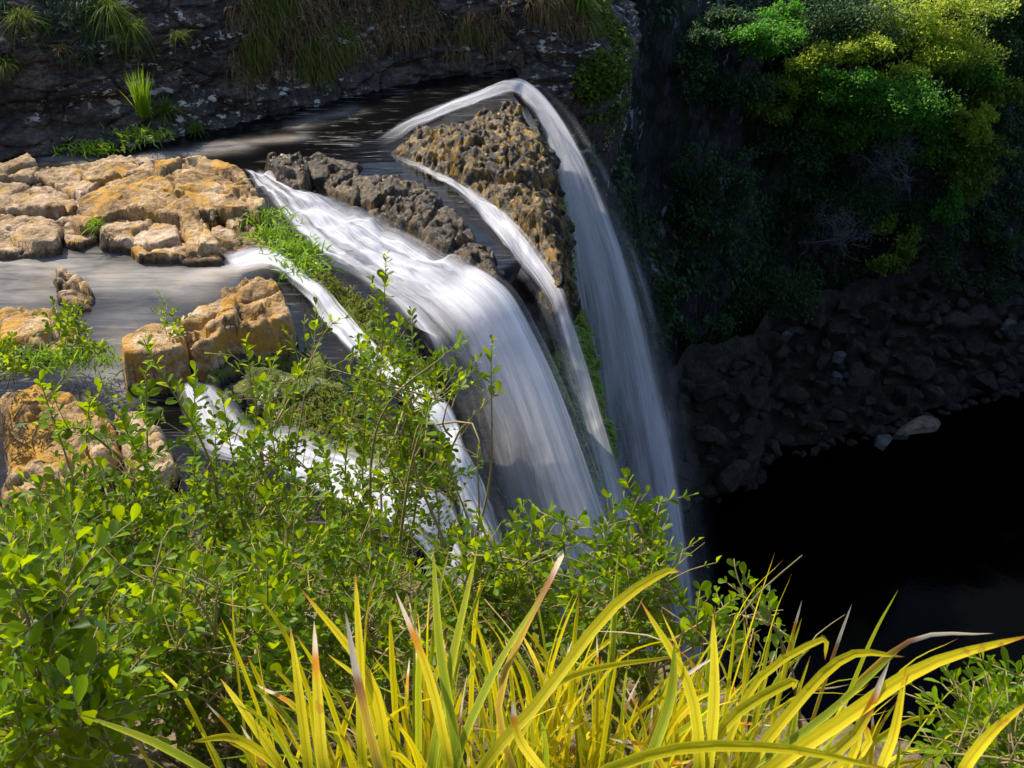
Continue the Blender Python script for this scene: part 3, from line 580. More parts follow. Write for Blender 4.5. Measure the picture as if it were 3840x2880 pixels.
# ================================================================== BOULDERS ALONG THE POOL
import bmesh
def boulder_mesh(name, seed, mat, sub=3):
    bm = bmesh.new(); bmesh.ops.create_icosphere(bm, subdivisions=sub, radius=1)
    v = np.array([x.co[:] for x in bm.verts]); f = np.array([[q.index for q in p.verts] for p in bm.faces]); bm.free()
    rs = np.random.RandomState(seed); v0 = v.copy()
    for _ in range(12):
        n = rs.normal(size=3); n /= np.linalg.norm(n); d = rs.uniform(.5, .78)
        h = v @ n; v = v - np.maximum(h - d, 0)[:, None] * n
    v *= np.array([1.0, rs.uniform(.65, .95), rs.uniform(.5, .8)])
    v *= 1 + .025 * fbm(v0, 3.5, 2, seed)[:, None]
    return mesh(name, v, f, mat, smooth=False)
BM = [boulder_mesh('boulder', 100 + i, M['boulder']) for i in range(10)]
BMp = boulder_mesh('boulder', 140, M['pale_boulder']); BMt = boulder_mesh('boulder', 141, M['tan_boulder'])
WLN = np.array([(640, 545), (672, 530), (690, 505), (730, 500), (755, 492), (766, 470), (773, 455), (820, 452), (850, 443), (880, 434), (926, 420), (975, 404), (1024, 392), (1100, 372)], float)
def shore_y(px): return np.interp(px, WLN[:, 0], WLN[:, 1])
def talus_z(px, py):   # height of the rubble slope at a line of sight, rising inland from the waterline
    return ZP + np.clip((shore_y(px) - py) / 100.0, -.05, 2) * 4.2
# rubble slope surface
tx = np.linspace(600, 1200, 300); tv = np.linspace(-.15, 1.6, 110)
P = np.array([[Pz(a, shore_y(a) - 100 * b_, ZP + b_ * 4.2 - .35) for b_ in tv] for a in tx])
P[..., 2] += .25 * fbm(P, .8, 3, 71) + .35 * np.abs(ridged(P, 1.1, 3, 72)) - .2
tag(link('shore', mesh('shore', P, gridf(300, 110), M['boulder'])), kind='structure')
n = 0
placed = []
for k in range(9000):
    px = R.uniform(650, 1060); dy = R.random() ** 1.1 * 140 - 2; py = shore_y(px) - dy
    sz = R.uniform(.35, .75) if R.random() < .6 else R.uniform(.75, 1.3)
    if dy < 8: sz = R.uniform(.25, .6)
    p = Pz(px, py, talus_z(px, py)); 
    if any((p[0] - q[0]) ** 2 + (p[1] - q[1]) ** 2 < ((sz + q[2]) * .52) ** 2 for q in placed): continue
    placed.append((p[0], p[1], sz)); n += 1
    if n > 290: break
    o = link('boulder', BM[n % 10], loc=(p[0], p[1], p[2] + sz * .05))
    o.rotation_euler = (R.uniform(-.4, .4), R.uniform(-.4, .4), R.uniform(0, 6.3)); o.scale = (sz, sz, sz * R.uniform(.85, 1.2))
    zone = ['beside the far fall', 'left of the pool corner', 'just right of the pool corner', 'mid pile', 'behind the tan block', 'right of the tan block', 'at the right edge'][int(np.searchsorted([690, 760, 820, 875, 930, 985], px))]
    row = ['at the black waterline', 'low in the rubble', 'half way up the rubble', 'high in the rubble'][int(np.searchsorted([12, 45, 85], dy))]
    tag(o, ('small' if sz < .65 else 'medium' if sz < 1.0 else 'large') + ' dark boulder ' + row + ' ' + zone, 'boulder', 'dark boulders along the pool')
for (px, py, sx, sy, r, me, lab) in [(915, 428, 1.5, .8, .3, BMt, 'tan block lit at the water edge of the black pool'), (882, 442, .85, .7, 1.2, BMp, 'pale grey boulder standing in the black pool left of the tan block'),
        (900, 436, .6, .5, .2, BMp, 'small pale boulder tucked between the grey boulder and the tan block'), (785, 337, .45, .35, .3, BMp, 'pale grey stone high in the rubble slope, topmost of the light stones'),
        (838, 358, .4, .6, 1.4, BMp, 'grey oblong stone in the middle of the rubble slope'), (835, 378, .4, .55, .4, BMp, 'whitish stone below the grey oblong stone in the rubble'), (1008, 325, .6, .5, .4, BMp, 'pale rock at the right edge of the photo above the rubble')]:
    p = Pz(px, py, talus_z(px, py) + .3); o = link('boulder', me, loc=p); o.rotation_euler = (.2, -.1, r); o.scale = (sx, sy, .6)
    tag(o, lab, 'boulder')

# ================================================================== PLANTS
def leaf_tmpl(kind='obovate'):
    if kind == 'obovate':
        w = [(0, .02), (.25, .13), (.55, .25), (.8, .25), (.95, .13), (1.0, .0)]
    elif kind == 'lance': w = [(0, .02), (.3, .12), (.6, .10), (1.0, 0)]
    else: w = [(0, .1), (.5, .35), (1, .05)]
    v = []; f = []
    for i, (y, x) in enumerate(w):
        z = -.10 * y * y; v += [(-x, y, z + x * .35), (0, y, z), (x, y, z + x * .35)]
        if i: a = (i - 1) * 3; f += [(a, a + 1, a + 4, a + 3), (a + 1, a + 2, a + 5, a + 4)]
    return np.array(v), np.array(f)
LV, LF = leaf_tmpl(); LV2, LF2 = leaf_tmpl('lance')
QV = np.array([(-.5, 0, 0), (.5, .05, .12), (.35, .9, -.1), (-.4, 1, .1)]); QF = np.array([(0, 1, 2, 3)])
def frames(d, rs, up=(0, 0, 1)):
    d = d / (np.linalg.norm(d, axis=1)[:, None] + 1e-9)
    u = np.array(up) + rs.normal(size=d.shape) * .35; x = np.cross(d, u); x /= np.linalg.norm(x, axis=1)[:, None] + 1e-9
    return np.stack([x, d, np.cross(x, d)], 1)      # rows are local axes
def leaves_mesh(name, pos, dirs, size, mat, tv=LV, tf=LF, seed=0, wid=1.0, smooth=True):
    rs = np.random.RandomState(seed); fr = frames(dirs, rs)
    tv = tv * np.array([wid, 1, 1])
    V = pos[:, None] + np.einsum('kj,njc->nkc', tv, fr) * np.asarray(size)[:, None, None]
    Fc = (tf[None] + (np.arange(len(pos)) * len(tv))[:, None, None]).reshape(-1, tf.shape[1])
    return mesh(name, V, Fc, mat, smooth)
LEAFM = [mesh('leaf', LV * np.array([s, 1, 1]), LF, M['leaf']) for s in (.85, 1.0, 1.15)]

def shrub(name, label, base, tips, L=.045, nlive=170, seed=0, twigs=6, leafy=.5, group=None, lance=False, bow=.12, gaps=.0, extra=0, step=.030, dense=1.0):
    """tips are points in the world; shoots rise to them from the base with leaves along their upper part"""
    rs = np.random.RandomState(seed); base = np.asarray(base, float)
    e = link(name, None, loc=base); tag(e, label, 'shrub', group)
    mb = MB(); LP, LD, LS = [], [], []
    hubs = []
    def shoot(a, b_, r0, r1, leafy, L):
        Ln = np.linalg.norm(b_ - a); mid = (a + b_) / 2 + rs.normal(size=3) * bow * Ln * .5 + np.array([0, 0, bow * Ln * .4])
        pts = curve([a, mid, b_], max(5, int(Ln / .09))); mb.tube(pts - base, np.linspace(r0, r1, len(pts)), 5)
        D = np.linalg.norm(np.diff(pts, axis=0), axis=1).sum(); nn = max(2, int(D * leafy / step * dense)); ang = rs.uniform(0, 6)
        for i in range(nn):
            t = 1 - leafy * (i / nn) ** 1.1; x = t * (len(pts) - 1); j = min(int(x), len(pts) - 2); p = pts[j] + (pts[j + 1] - pts[j]) * (x - j)
            ax_ = pts[j + 1] - pts[j]; ax_ /= np.linalg.norm(ax_) + 1e-9; ang += 2.4
            q = np.cross(ax_, [.3, .1, 1]); q /= np.linalg.norm(q) + 1e-9; r_ = np.cross(ax_, q)
            for m_ in (0, math.pi):
                if rs.rand() < .12: continue
                rad = math.cos(ang + m_) * q + math.sin(ang + m_) * r_
                up = 1.1 if i < 4 else .55
                LP.append(p); LD.append(ax_ * up + rad + np.array([0, 0, .25])); LS.append(L * 1.25 * rs.uniform(.42, 1.2) * (.75 if i < 2 else 1))
    for (tip, lf) in tips:
        tip = np.asarray(tip, float)
        if hubs and rs.rand() < .55:
            h = min(hubs, key=lambda q: np.linalg.norm(q - tip)); a = h
        else: a = base + rs.normal(size=3) * np.array([.08, .08, .01])
        Ln = np.linalg.norm(tip - a)
        if Ln > .25:
            hb = a + (tip - a) * rs.uniform(.35, .6) + rs.normal(size=3) * .04; hubs.append(hb)
        r0 = .0035 + .004 * min(Ln, 1.5)
        shoot(a, tip, r0, .0015, lf, L)
        for k_ in range(twigs):
            t = rs.uniform(.45, .95); p = a + (tip - a) * t + np.array([0, 0, bow * Ln * .4 * 4 * t * (1 - t)]) * .5
            dd = rs.normal(size=3); dd[2] = abs(dd[2]) * .8 + .3; dd /= np.linalg.norm(dd)
            shoot(p, p + dd * rs.uniform(.08, .22) * (L / .045), .002, .001, .75, L * .85)
    mb.build('stem', M['stem'], e)
    LP = np.array(LP); LD = np.array(LD); LS = np.array(LS)
    if lance: LS *= 1.1
    dist = np.linalg.norm(LP, axis=1); score = LS / dist; order = np.argsort(-score)
    live = order[:nlive]; rest = order[nlive:]
    fr = frames(LD, rs)
    for i in live:
        m3 = Matrix([[fr[i, 0, c], fr[i, 1, c], fr[i, 2, c]] for c in range(3)]).to_4x4()
        o = bpy.data.objects.new('leaf', LEAFM[i % 3]); COL.objects.link(o); o.parent = e
        s = LS[i] * (1.0); m3 = Matrix.Translation(LP[i] - base) @ m3 @ Matrix.Diagonal((s * (.6 if lance else 1), s, s, 1)); o.matrix_basis = m3
    if len(rest):
        o = link('leaves', leaves_mesh('leaves', LP[rest] - base, LD[rest], LS[rest], M['leaf'], seed=seed, wid=.6 if lance else 1), e); o['kind'] = 'stuff'
    return e
def pt(px, py, d): return Pd(px, py, d)
def gpos(x, y): return np.array([x, y, float(near_z(np.array(x), np.array(y)))])
def region(n, x0, x1, y0, y1, d0, d1, seed, leafy=(.45, .8)):
    rs = np.random.RandomState(seed); return [(pt(rs.uniform(x0, x1), y0 + (y1 - y0) * rs.rand(), rs.uniform(d0, d1)), rs.uniform(*leafy)) for _ in range(n)]
G = 'leafy shrubs on the near bank'
shrub('shrub', 'leafy shrub filling the lower left corner in front of the others', gpos(-1.45, 2.0), region(52, 0, 130, 560, 760, 2.0, 3.0, 1), .042, 220, 1, group=G)
shrub('shrub', 'dense shrub at the left edge below the broad orange rock', gpos(-2.0, 3.0), region(46, -10, 130, 500, 650, 2.9, 3.9, 2), .042, 200, 2, group=G)
shrub('shrub', 'shrub with upright shoots in front of the low orange block', gpos(-1.7, 3.5), [(pt(143, 338, 3.6), .3), (pt(146, 372, 3.6), .4), (pt(90, 398, 3.7), .4), (pt(62, 430, 3.6), .5), (pt(195, 372, 3.9), .5), (pt(120, 415, 3.6), .5), (pt(40, 380, 4.1), .3)] + region(31, 60, 200, 470, 580, 3.3, 4.2, 3), .042, 220, 3, group=G)
shrub('shrub', 'shrub just below the large craggy boulder, in front of the lowest stream', gpos(-1.25, 4.0), [(pt(246, 342, 4.3), .35), (pt(262, 380, 4.2), .5), (pt(222, 395, 4.1), .5), (pt(300, 365, 4.4), .5), (pt(330, 322, 4.6), .25), (pt(318, 316, 4.6), .25)] + region(31, 190, 330, 410, 550, 3.8, 4.6, 4), .040, 190, 4, group=G)
shrub('shrub', 'shrub with one tall sprig rising in front of the main chute', gpos(-.75, 4.6), [(pt(386, 256, 4.9), .55), (pt(376, 300, 4.9), .6), (pt(398, 320, 4.9), .5), (pt(412, 316, 4.9), .3), (pt(370, 335, 4.9), .6), (pt(402, 365, 4.9), .6)] + region(40, 320, 465, 350, 540, 4.4, 5.3, 5), .042, 220, 5, group=G)
shrub('shrub', 'sparse shrub with bare twigs reaching across the main curtain', gpos(-.55, 3.3), [(pt(463, 338, 3.7), .10), (pt(492, 340, 3.7), .16), (pt(455, 372, 3.7), .08), (pt(498, 392, 3.7), .25), (pt(452, 392, 3.6), .12), (pt(440, 440, 3.6), .15), (pt(482, 460, 3.6), .15), (pt(478, 452, 3.6), .05), (pt(430, 400, 3.6), .2)], .038, 120, 6, group=G, twigs=1, bow=.2)
shrub('shrub', 'thin shrub in the middle of the left thicket, above the grass', gpos(-1.0, 2.5), region(52, 130, 300, 550, 720, 2.4, 3.3, 7, (.3, .6)), .040, 220, 7, group=G)
shrub('shrub', 'small leaved shrub left of the tall grass, below the brown outcrop', gpos(-.6, 2.9), region(46, 280, 440, 530, 700, 2.8, 3.6, 8, (.3, .6)), .036, 200, 8, group=G)
shrub('shrub', 'bushy shrub rising behind the grass at the foot of the main curtain', gpos(.05, 2.8), [(pt(515, 512, 3.1), .6), (pt(540, 520, 3.1), .6), (pt(528, 545, 3.1), .7), (pt(505, 560, 3.1), .6), (pt(470, 545, 3.1), .4)] + region(34, 440, 560, 550, 640, 2.9, 3.4, 9, (.3, .7)), .036, 200, 9, group=G)
shrub('shrub', 'upright shrub with the tallest shoot in front of the far fall', gpos(.45, 2.5), [(pt(625, 476, 2.8), .55), (pt(636, 510, 2.8), .6), (pt(608, 530, 2.8), .5), (pt(645, 540, 2.8), .5), (pt(563, 545, 2.8), .12), (pt(590, 560, 2.8), .5), (pt(655, 575, 2.8), .5), (pt(615, 560, 2.8), .6)] + region(27, 565, 680, 560, 640, 2.6, 3.0, 10, (.3, .6)), .036, 220, 10, group=G)
shrub('shrub', 'shrub with flowering tip standing against the black pool', gpos(.75, 2.2), [(pt(742, 572, 2.5), .4), (pt(733, 600, 2.5), .4), (pt(762, 598, 2.5), .2), (pt(752, 622, 2.5), .2), (pt(788, 636, 2.5), .25), (pt(738, 640, 2.5), .3), (pt(700, 590, 2.5), .3), (pt(715, 620, 2.5), .3)], .034, 160, 11, group=G, twigs=2)
shrub('shrub', 'narrow leaved shrub in the lower right corner', gpos(1.3, 1.5), [(pt(976, 658, 2.3), .35), (pt(985, 672, 2.3), .3), (pt(970, 715, 2.2), .6)] + region(37, 945, 1040, 700, 790, 2.0, 2.5, 12, (.5, .8)), .034, 200, 12, group=G, lance=True)
shrub('shrub', 'bright green shrub on the tan rock at the left edge', Pz(70, 350, -7.7), [(Pz(x, y, -7.0) * .985, .8) for x, y in [(55, 312), (62, 322), (75, 325), (85, 325), (90, 332), (80, 345), (68, 335), (88, 350), (60, 345)]], .10, 60, 13, twigs=3, step=.06)
shrub('shrub', 'yellow green shrub cut by the left edge of the photo', Pz(5, 385, -7.9), [(Pz(x, y, -7.0) * .97, .8) for x, y in [(2, 345), (15, 350), (-6, 360), (22, 362), (8, 370), (28, 372), (-5, 350)]], .09, 60, 14, twigs=3, step=.06)
shrub('shrub', 'small bright sapling growing on the low orange block', Pz(170, 344, -7.4), [(Pz(x, y, -6.9), .8) for x, y in [(164, 305), (172, 312), (178, 322), (166, 325), (172, 330)]], .075, 60, 15, twigs=2, step=.05)

# understorey: small leaves and wiry twigs over the near slope
def scatter_under(n, seed):
    rs = np.random.RandomState(seed); x = rs.uniform(-4.5, 1.2, n * 3); y = rs.uniform(1.6, 10.5, n * 3)
    ok = (x < np.minimum(edge_x(y) - .05, .7)) & (x > -1.0 - y * .45); x, y = x[ok][:n], y[ok][:n]
    z = near_z(x, y); z = np.where(y > 9, np.maximum(z, ZR - .2), z); h = rs.rand(len(x)) ** 1.5 * .75 * np.clip((edge_x(y) - x) / 1.2, .05, 1)
    return np.stack([x, y, z + h], -1), rs
P, rs = scatter_under(15000, 3); D = rs.normal(size=P.shape) + np.array([0, 0, .5])
tag(link('undergrowth', leaves_mesh('undergrowth', P, D, rs.uniform(.014, .036, len(P)), M['leaf_small'], LV2, LF2, 4, 1.6)), kind='stuff')
mb = MB(); P, rs = scatter_under(800, 5)
for p in P:
    d = rs.normal(size=3) * np.array([1, 1, .5]) + np.array([.1, 0, .5]); d /= np.linalg.norm(d); l = rs.uniform(.15, .6)
    m_ = p + d * l * .5 + rs.normal(size=3) * .04; mb.tube(curve([p - np.array([0, 0, .2]), m_, p + d * l], 6), np.linspace(.0035, .001, 6), 4)
tag(mb.build('twigs', M['stem']), kind='stuff')

# ---- grasses
def blade(name, parent, pts, w, mat, seed, org, roll=0.0):
    pts = curve(pts, 14); n = len(pts); T = np.gradient(pts, axis=0); T /= np.linalg.norm(T, axis=1)[:, None]
    view = pts / np.linalg.norm(pts, axis=1)[:, None]
    side = np.cross(T, view); side /= np.linalg.norm(side, axis=1)[:, None] + 1e-9
    nrm = np.cross(side, T); rr = roll + np.linspace(0, roll * .6, n)
    s2 = side * np.cos(rr)[:, None] + nrm * np.sin(rr)[:, None]; n2 = np.cross(s2, T)
    v = np.linspace(0, 1, n); ww = w * np.minimum(1, .75 + v) * np.clip((1 - v) / .35, 0, 1) ** .6 * .5
    P = np.stack([pts - s2 * ww[:, None] , pts + n2 * (ww * .35)[:, None], pts + s2 * ww[:, None]], 1)
    uv = np.stack([np.tile([0, .5, 1], n), np.repeat(v, 3)], -1)
    return link(name, mesh(name, P - org, gridf(n, 3), mat, uv=uv), parent)
def tussock(label, bx, by, n, seed, height=(.55, 1.0), lean=(0, 0), keys=(), spread=.5, wid=(.006, .0125)):
    rs = np.random.RandomState(seed); base = gpos(bx, by); e = link('grass_tussock', None, loc=base)
    tag(e, label, 'grass', 'yellow grass tussocks in the foreground')
    def pick():
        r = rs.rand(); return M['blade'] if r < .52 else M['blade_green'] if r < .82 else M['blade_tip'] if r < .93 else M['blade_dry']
    for k in range(int(n * 2.5)):
        b0 = base + np.array([rs.normal() * .09, rs.normal() * .06, 0]); h = rs.uniform(*height) * rs.uniform(.75, 1.08); a = rs.uniform(0, 2 * math.pi); s = rs.uniform(.1, 1) * spread
        d = np.array([math.cos(a) * s + lean[0], math.sin(a) * s * .6 + lean[1], 1.0]); d /= np.linalg.norm(d)
        out = np.array([d[0], d[1], 0]); ln = np.linalg.norm(out) + 1e-6; out /= ln
        droop = rs.uniform(.05, .75) * ln * 1.6
        p1 = b0 + d * h * .45; p2 = b0 + d * h * .8 + out * h * .12 * droop - np.array([0, 0, h * .12 * droop]); p3 = b0 + d * h * .95 + out * h * .55 * droop - np.array([0, 0, h * .50 * droop])
        blade('blade', e, [b0, p1, p2, p3], rs.uniform(*wid), pick(), k, base, rs.uniform(-1.1, 1.1))
    for (pl, w, m) in keys:
        pts = [pt(x, y, d) for x, y, d in pl]; blade('blade', e, [base * .3 + pts[0] * .7] + pts, w, M[m], 0, base, rs.uniform(-.2, .3))
    return e
tussock('yellow grass tussock at the left end of the clump with one blade reaching far left', -.40, 1.22, 22, 1, (.35, .75), (-.1, .1), keys=[
    ([(230, 790, 1.9), (160, 745, 1.9), (76, 713, 1.95)], .013, 'blade_green'), ([(300, 790, 1.8), (240, 740, 1.8), (190, 742, 1.8)], .014, 'blade'),
    ([(290, 785, 1.8), (250, 720, 1.8), (220, 678, 1.85)], .013, 'blade'), ([(310, 790, 1.7), (300, 700, 1.7), (290, 625, 1.75)], .014, 'blade')])
tussock('tall yellow grass tussock with brown and white blade tips, left of the middle', -.14, 1.28, 56, 2, (.45, .95), (-.05, .12), keys=[
    ([(390, 780, 1.6), (370, 680, 1.6), (300, 588, 1.65)], .015, 'blade'), ([(365, 780, 1.6), (360, 660, 1.6), (355, 572, 1.65)], .013, 'blade'),
    ([(330, 790, 1.6), (318, 700, 1.6), (314, 620, 1.65)], .015, 'blade_tip'), ([(450, 780, 1.55), (430, 680, 1.55), (395, 590, 1.6)], .013, 'blade_tip'),
    ([(460, 780, 1.6), (440, 650, 1.6), (433, 548, 1.65)], .014, 'blade_green'), ([(430, 780, 1.6), (450, 670, 1.6), (478, 545, 1.65)], .014, 'blade_green'),
    ([(385, 790, 1.5), (360, 690, 1.5), (345, 610, 1.5)], .012, 'blade_dry')])
tussock('tall yellow grass tussock in the middle with a long blade arching to the right', .10, 1.25, 56, 3, (.45, .90), (.05, .12), keys=[
    ([(470, 790, 1.5), (540, 700, 1.5), (610, 610, 1.55), (662, 573, 1.6), (680, 572, 1.6)], .015, 'blade'), ([(455, 780, 1.6), (490, 680, 1.6), (545, 590, 1.65)], .012, 'blade_green'),
    ([(500, 790, 1.6), (540, 700, 1.6), (590, 670, 1.6), (690, 655, 1.6)], .012, 'blade'), ([(520, 790, 1.6), (500, 690, 1.6), (560, 560, 1.7), (555, 558, 1.7)], .010, 'blade_dry'),
    ([(560, 800, 1.4), (520, 740, 1.4), (512, 700, 1.4)], .012, 'blade_tip')])
tussock('yellow grass tussock right of the middle with a broad upright blade', .36, 1.25, 52, 4, (.40, .85), (.05, .12), keys=[
    ([(700, 790, 1.5), (690, 690, 1.5), (640, 600, 1.55)], .015, 'blade'), ([(705, 790, 1.5), (714, 700, 1.5), (713, 612, 1.55)], .016, 'blade'),
    ([(640, 800, 1.5), (670, 700, 1.5), (675, 640, 1.5)], .014, 'blade_green'), ([(570, 800, 1.3), (660, 752, 1.3), (780, 748, 1.3), (900, 772, 1.3)], .013, 'blade')])
tussock('yellow grass tussock leaning right over the pool with the longest arching blade', .60, 1.22, 44, 5, (.30, .62), (.45, .12), keys=[
    ([(740, 800, 1.5), (850, 715, 1.5), (930, 664, 1.5), (1035, 634, 1.5)], .018, 'blade'), ([(740, 790, 1.55), (800, 700, 1.6), (850, 655, 1.6), (905, 657, 1.6)], .014, 'blade'),
    ([(730, 790, 1.6), (820, 720, 1.6), (900, 650, 1.6)], .011, 'blade_green'), ([(760, 800, 1.5), (850, 740, 1.5), (890, 660, 1.5)], .015, 'blade_tip'),
    ([(720, 800, 1.6), (750, 690, 1.6), (820, 640, 1.6), (825, 660, 1.6)], .010, 'blade'), ([(700, 790, 1.5), (730, 720, 1.5), (790, 682, 1.5), (793, 690, 1.5)], .014, 'blade')])
tussock('short yellow grass tussock in the lower right corner', .98, 1.2, 34, 6, (.25, .48), (.12, .05), keys=[
    ([(880, 800, 1.5), (895, 730, 1.5), (906, 668, 1.5)], .012, 'blade'), ([(850, 790, 1.6), (858, 740, 1.6), (862, 700, 1.6)], .011, 'blade'), ([(960, 790, 1.5), (985, 740, 1.5), (1030, 700, 1.5)], .014, 'blade'),
    ([(800, 800, 1.6), (868, 745, 1.6), (840, 700, 1.6)], .011, 'blade_tip')])

# ---- clumps of small growth on the far bank and rocks: blades joined per plant
def strands(name, base, n, length, spread, mat, label, cat, seed, droop=.8, w=.02, dirv=(0, 0, 1), group=None, kind=None, brk=(.05, .05, .02)):
    rs = np.random.RandomState(seed); base = np.asarray(base, float)
    m = 7; t = np.linspace(0, 1, m)
    d = rs.normal(size=(n, 3)) * spread + np.asarray(dirv); d /= np.linalg.norm(d, axis=1)[:, None]
    Ls = length * rs.uniform(.5, 1.1, n); g_ = rs.uniform(.5, 1.3, n) * droop
    P = rs.normal(size=(n, 1, 3)) * np.asarray(brk) + d[:, None] * (t[None, :, None] * Ls[:, None, None]) - np.array([0, 0, 1]) * (g_ * Ls)[:, None, None] * (t ** 2)[None, :, None]
    side = np.cross(d, rs.normal(size=(n, 3))); side /= np.linalg.norm(side, axis=1)[:, None]
    ww = w * (1 - t ** 2 * .95) * .5
    V = np.stack([P - side[:, None] * ww[None, :, None], P + side[:, None] * ww[None, :, None]], 2)
    f = gridf(m, 2); Fc = (f[None] + (np.arange(n) * m * 2)[:, None, None]).reshape(-1, 4)
    o = link(name, mesh(name, V, Fc, mat), loc=base)
    return tag(o, label, cat, group, kind)
def bankp(px, py, out=.1):
    d = ray(px, py); Q = PB.reshape(-1, 3); n_ = d / np.linalg.norm(d); k = Q @ n_; e_ = np.linalg.norm(Q - k[:, None] * n_, axis=1)
    c_ = np.where(e_ < .12)[0]
    if not len(c_): c_ = np.argsort(e_)[:5]
    return Q[c_[np.argmin(k[c_])]] - n_ * out
def wallp(px, py, out=.3, Q=PW.reshape(-1, 3)):
    d = ray(px, py); n_ = d / np.linalg.norm(d); k = Q @ n_; e_ = np.linalg.norm(Q - k[:, None] * n_, axis=1)
    c_ = np.where((e_ < .5) & (k > 0))[0]
    if not len(c_): c_ = np.argsort(e_ + (k < 0) * 99)[:5]
    return Q[c_[np.argmin(k[c_])]] - n_ * out
GB = 'grass tufts on the far bank'
for (px, py, n_, l, sp, m, lab, dr_) in [
    (18, 22, 160, .85, .5, 'sedge', 'drooping sedge clump in the upper left corner of the far bank', 1.0),
    (5, 60, 120, .7, .5, 'sedge', 'dark sedge clump at the left edge under the corner clump', 1.0),
    (108, 8, 260, 1.15, .5, 'sedge', 'largest drooping sedge hanging down the far bank', 1.2),
    (132, 22, 160, .9, .5, 'sedge', 'long sedge hanging right of the largest drooping sedge', 1.2),
    (146, 112, 170, 1.35, .12, 'fern', 'tall bright green grass tuft standing upright on the far bank', .15),
    (168, 112, 170, .75, .55, 'sedge', 'spreading dull green tuft right of the tall bright tuft', .6),
    (196, 124, 70, .45, .6, 'sedge', 'small green tuft at the edge of the dark channel', .9),
    (62, 45, 60, .4, .6, 'dry', 'small brownish tuft among the pale lichen', .9),
    (180, 32, 60, .55, .6, 'sedge', 'thin dark tuft right of the hanging sedges', .9)]:
    strands('grass_tuft', bankp(px, py), n_, l, sp, M[m], lab, 'grass', int(px), dr_, .016, (.15, -.35, .9), GB)
for (px, py, lab, n_) in [(88, 146, 'low mossy green cushion near the channel, left of the other', 260), (140, 137, 'low mossy green cushion below the tall bright tuft', 260)]:
    strands('moss_cushion', bankp(px, py, .15), n_, .22, .9, M['fern'], lab, 'moss', int(px) + 3, .3, .03, (0, -.3, .6), None, None, (.35, .15, .06))
# scrub and dry grass along the upper bank
rs = np.random.RandomState(77)
def bank_scatter(n, fn, out=.05):
    Q = PB.reshape(-1, 3); m_ = fn(Q); Q = Q[m_]; return Q[rs.randint(len(Q), size=n)]
def blades_at(name, Q, length, mat, dirv, spread, droop, w, seed):
    n = len(Q); m = 5; t = np.linspace(0, 1, m); r = np.random.RandomState(seed)
    d = r.normal(size=(n, 3)) * spread + np.asarray(dirv); d /= np.linalg.norm(d, axis=1)[:, None]; Ls = length * r.uniform(.4, 1.2, n)
    P = Q[:, None] + r.normal(size=(n, 1, 3)) * .03 + d[:, None] * (t[None, :, None] * Ls[:, None, None]) - np.array([0, 0, 1]) * (droop * Ls)[:, None, None] * (t ** 2)[None, :, None]
    side = np.cross(d, r.normal(size=(n, 3))); side /= np.linalg.norm(side, axis=1)[:, None]; ww = w * (1 - t ** 2 * .9) * .5
    V = np.stack([P - side[:, None] * ww[None, :, None], P + side[:, None] * ww[None, :, None]], 2)
    f = gridf(m, 2); Fc = (f[None] + (np.arange(n) * m * 2)[:, None, None]).reshape(-1, 4)
    return tag(link(name, mesh(name, V, Fc, mat)), kind='stuff')
up = lambda Q: (Q[:, 2] > -7.45 + .5 * fbm(Q, .8, 2, 3)) & (Q[:, 0] > -6.0 + .8 * fbm(Q, .6, 2, 5)) & (Q[:, 2] < -3) & (fbm(Q, 1.1, 3, 17) > -.22)
blades_at('dry_grass', bank_scatter(22000, up), .42, M['dry'], (.1, -.7, .2), .55, .9, .016, 1)
blades_at('bank_grass', bank_scatter(15000, lambda Q: up(Q) & (fbm(Q, .7, 2, 23) > .0)), .40, M['sedge'], (.1, -.7, .2), .55, .9, .018, 2)
blades_at('bank_scrub', bank_scatter(6000, lambda Q: (Q[:, 2] > -6.4) & (Q[:, 0] < -5.5) & (Q[:, 0] > -13) & (Q[:, 2] < -3) & (fbm(Q, .9, 2, 29) > .1)), .28, M['dusk_green'], (.1, -.6, .5), .7, .6, .02, 3)
# green creeper on the corner of the cliff right of the far fall
cor = lambda Q: (Q[:, 0] > 1.75 + .3 * fbm(Q, 1.0, 2, 9)) & (Q[:, 1] < 31.5) & (Q[:, 2] > -12.5) & (Q[:, 2] < -3.5) & (fbm(Q, 1.2, 3, 37) > .02) & (Q[:, 0] < 3.4 + .5 * fbm(Q, .8, 2, 19))
Q = bank_scatter(9000, cor); r_ = np.random.RandomState(5)
o = link('creeper', leaves_mesh('creeper', Q + r_.normal(size=Q.shape) * .09, r_.normal(size=Q.shape) + np.array([.3, -.6, -.2]), r_.uniform(.04, .11, len(Q)), M['creeper'], QV, QF, 1)); tag(o, kind='stuff')
blades_at('hanging_grass', bank_scatter(5000, lambda Q: cor(Q) & (Q[:, 2] > -7.5)), .45, M['sedge'], (.1, -.6, .1), .5, 1.2, .014, 7)

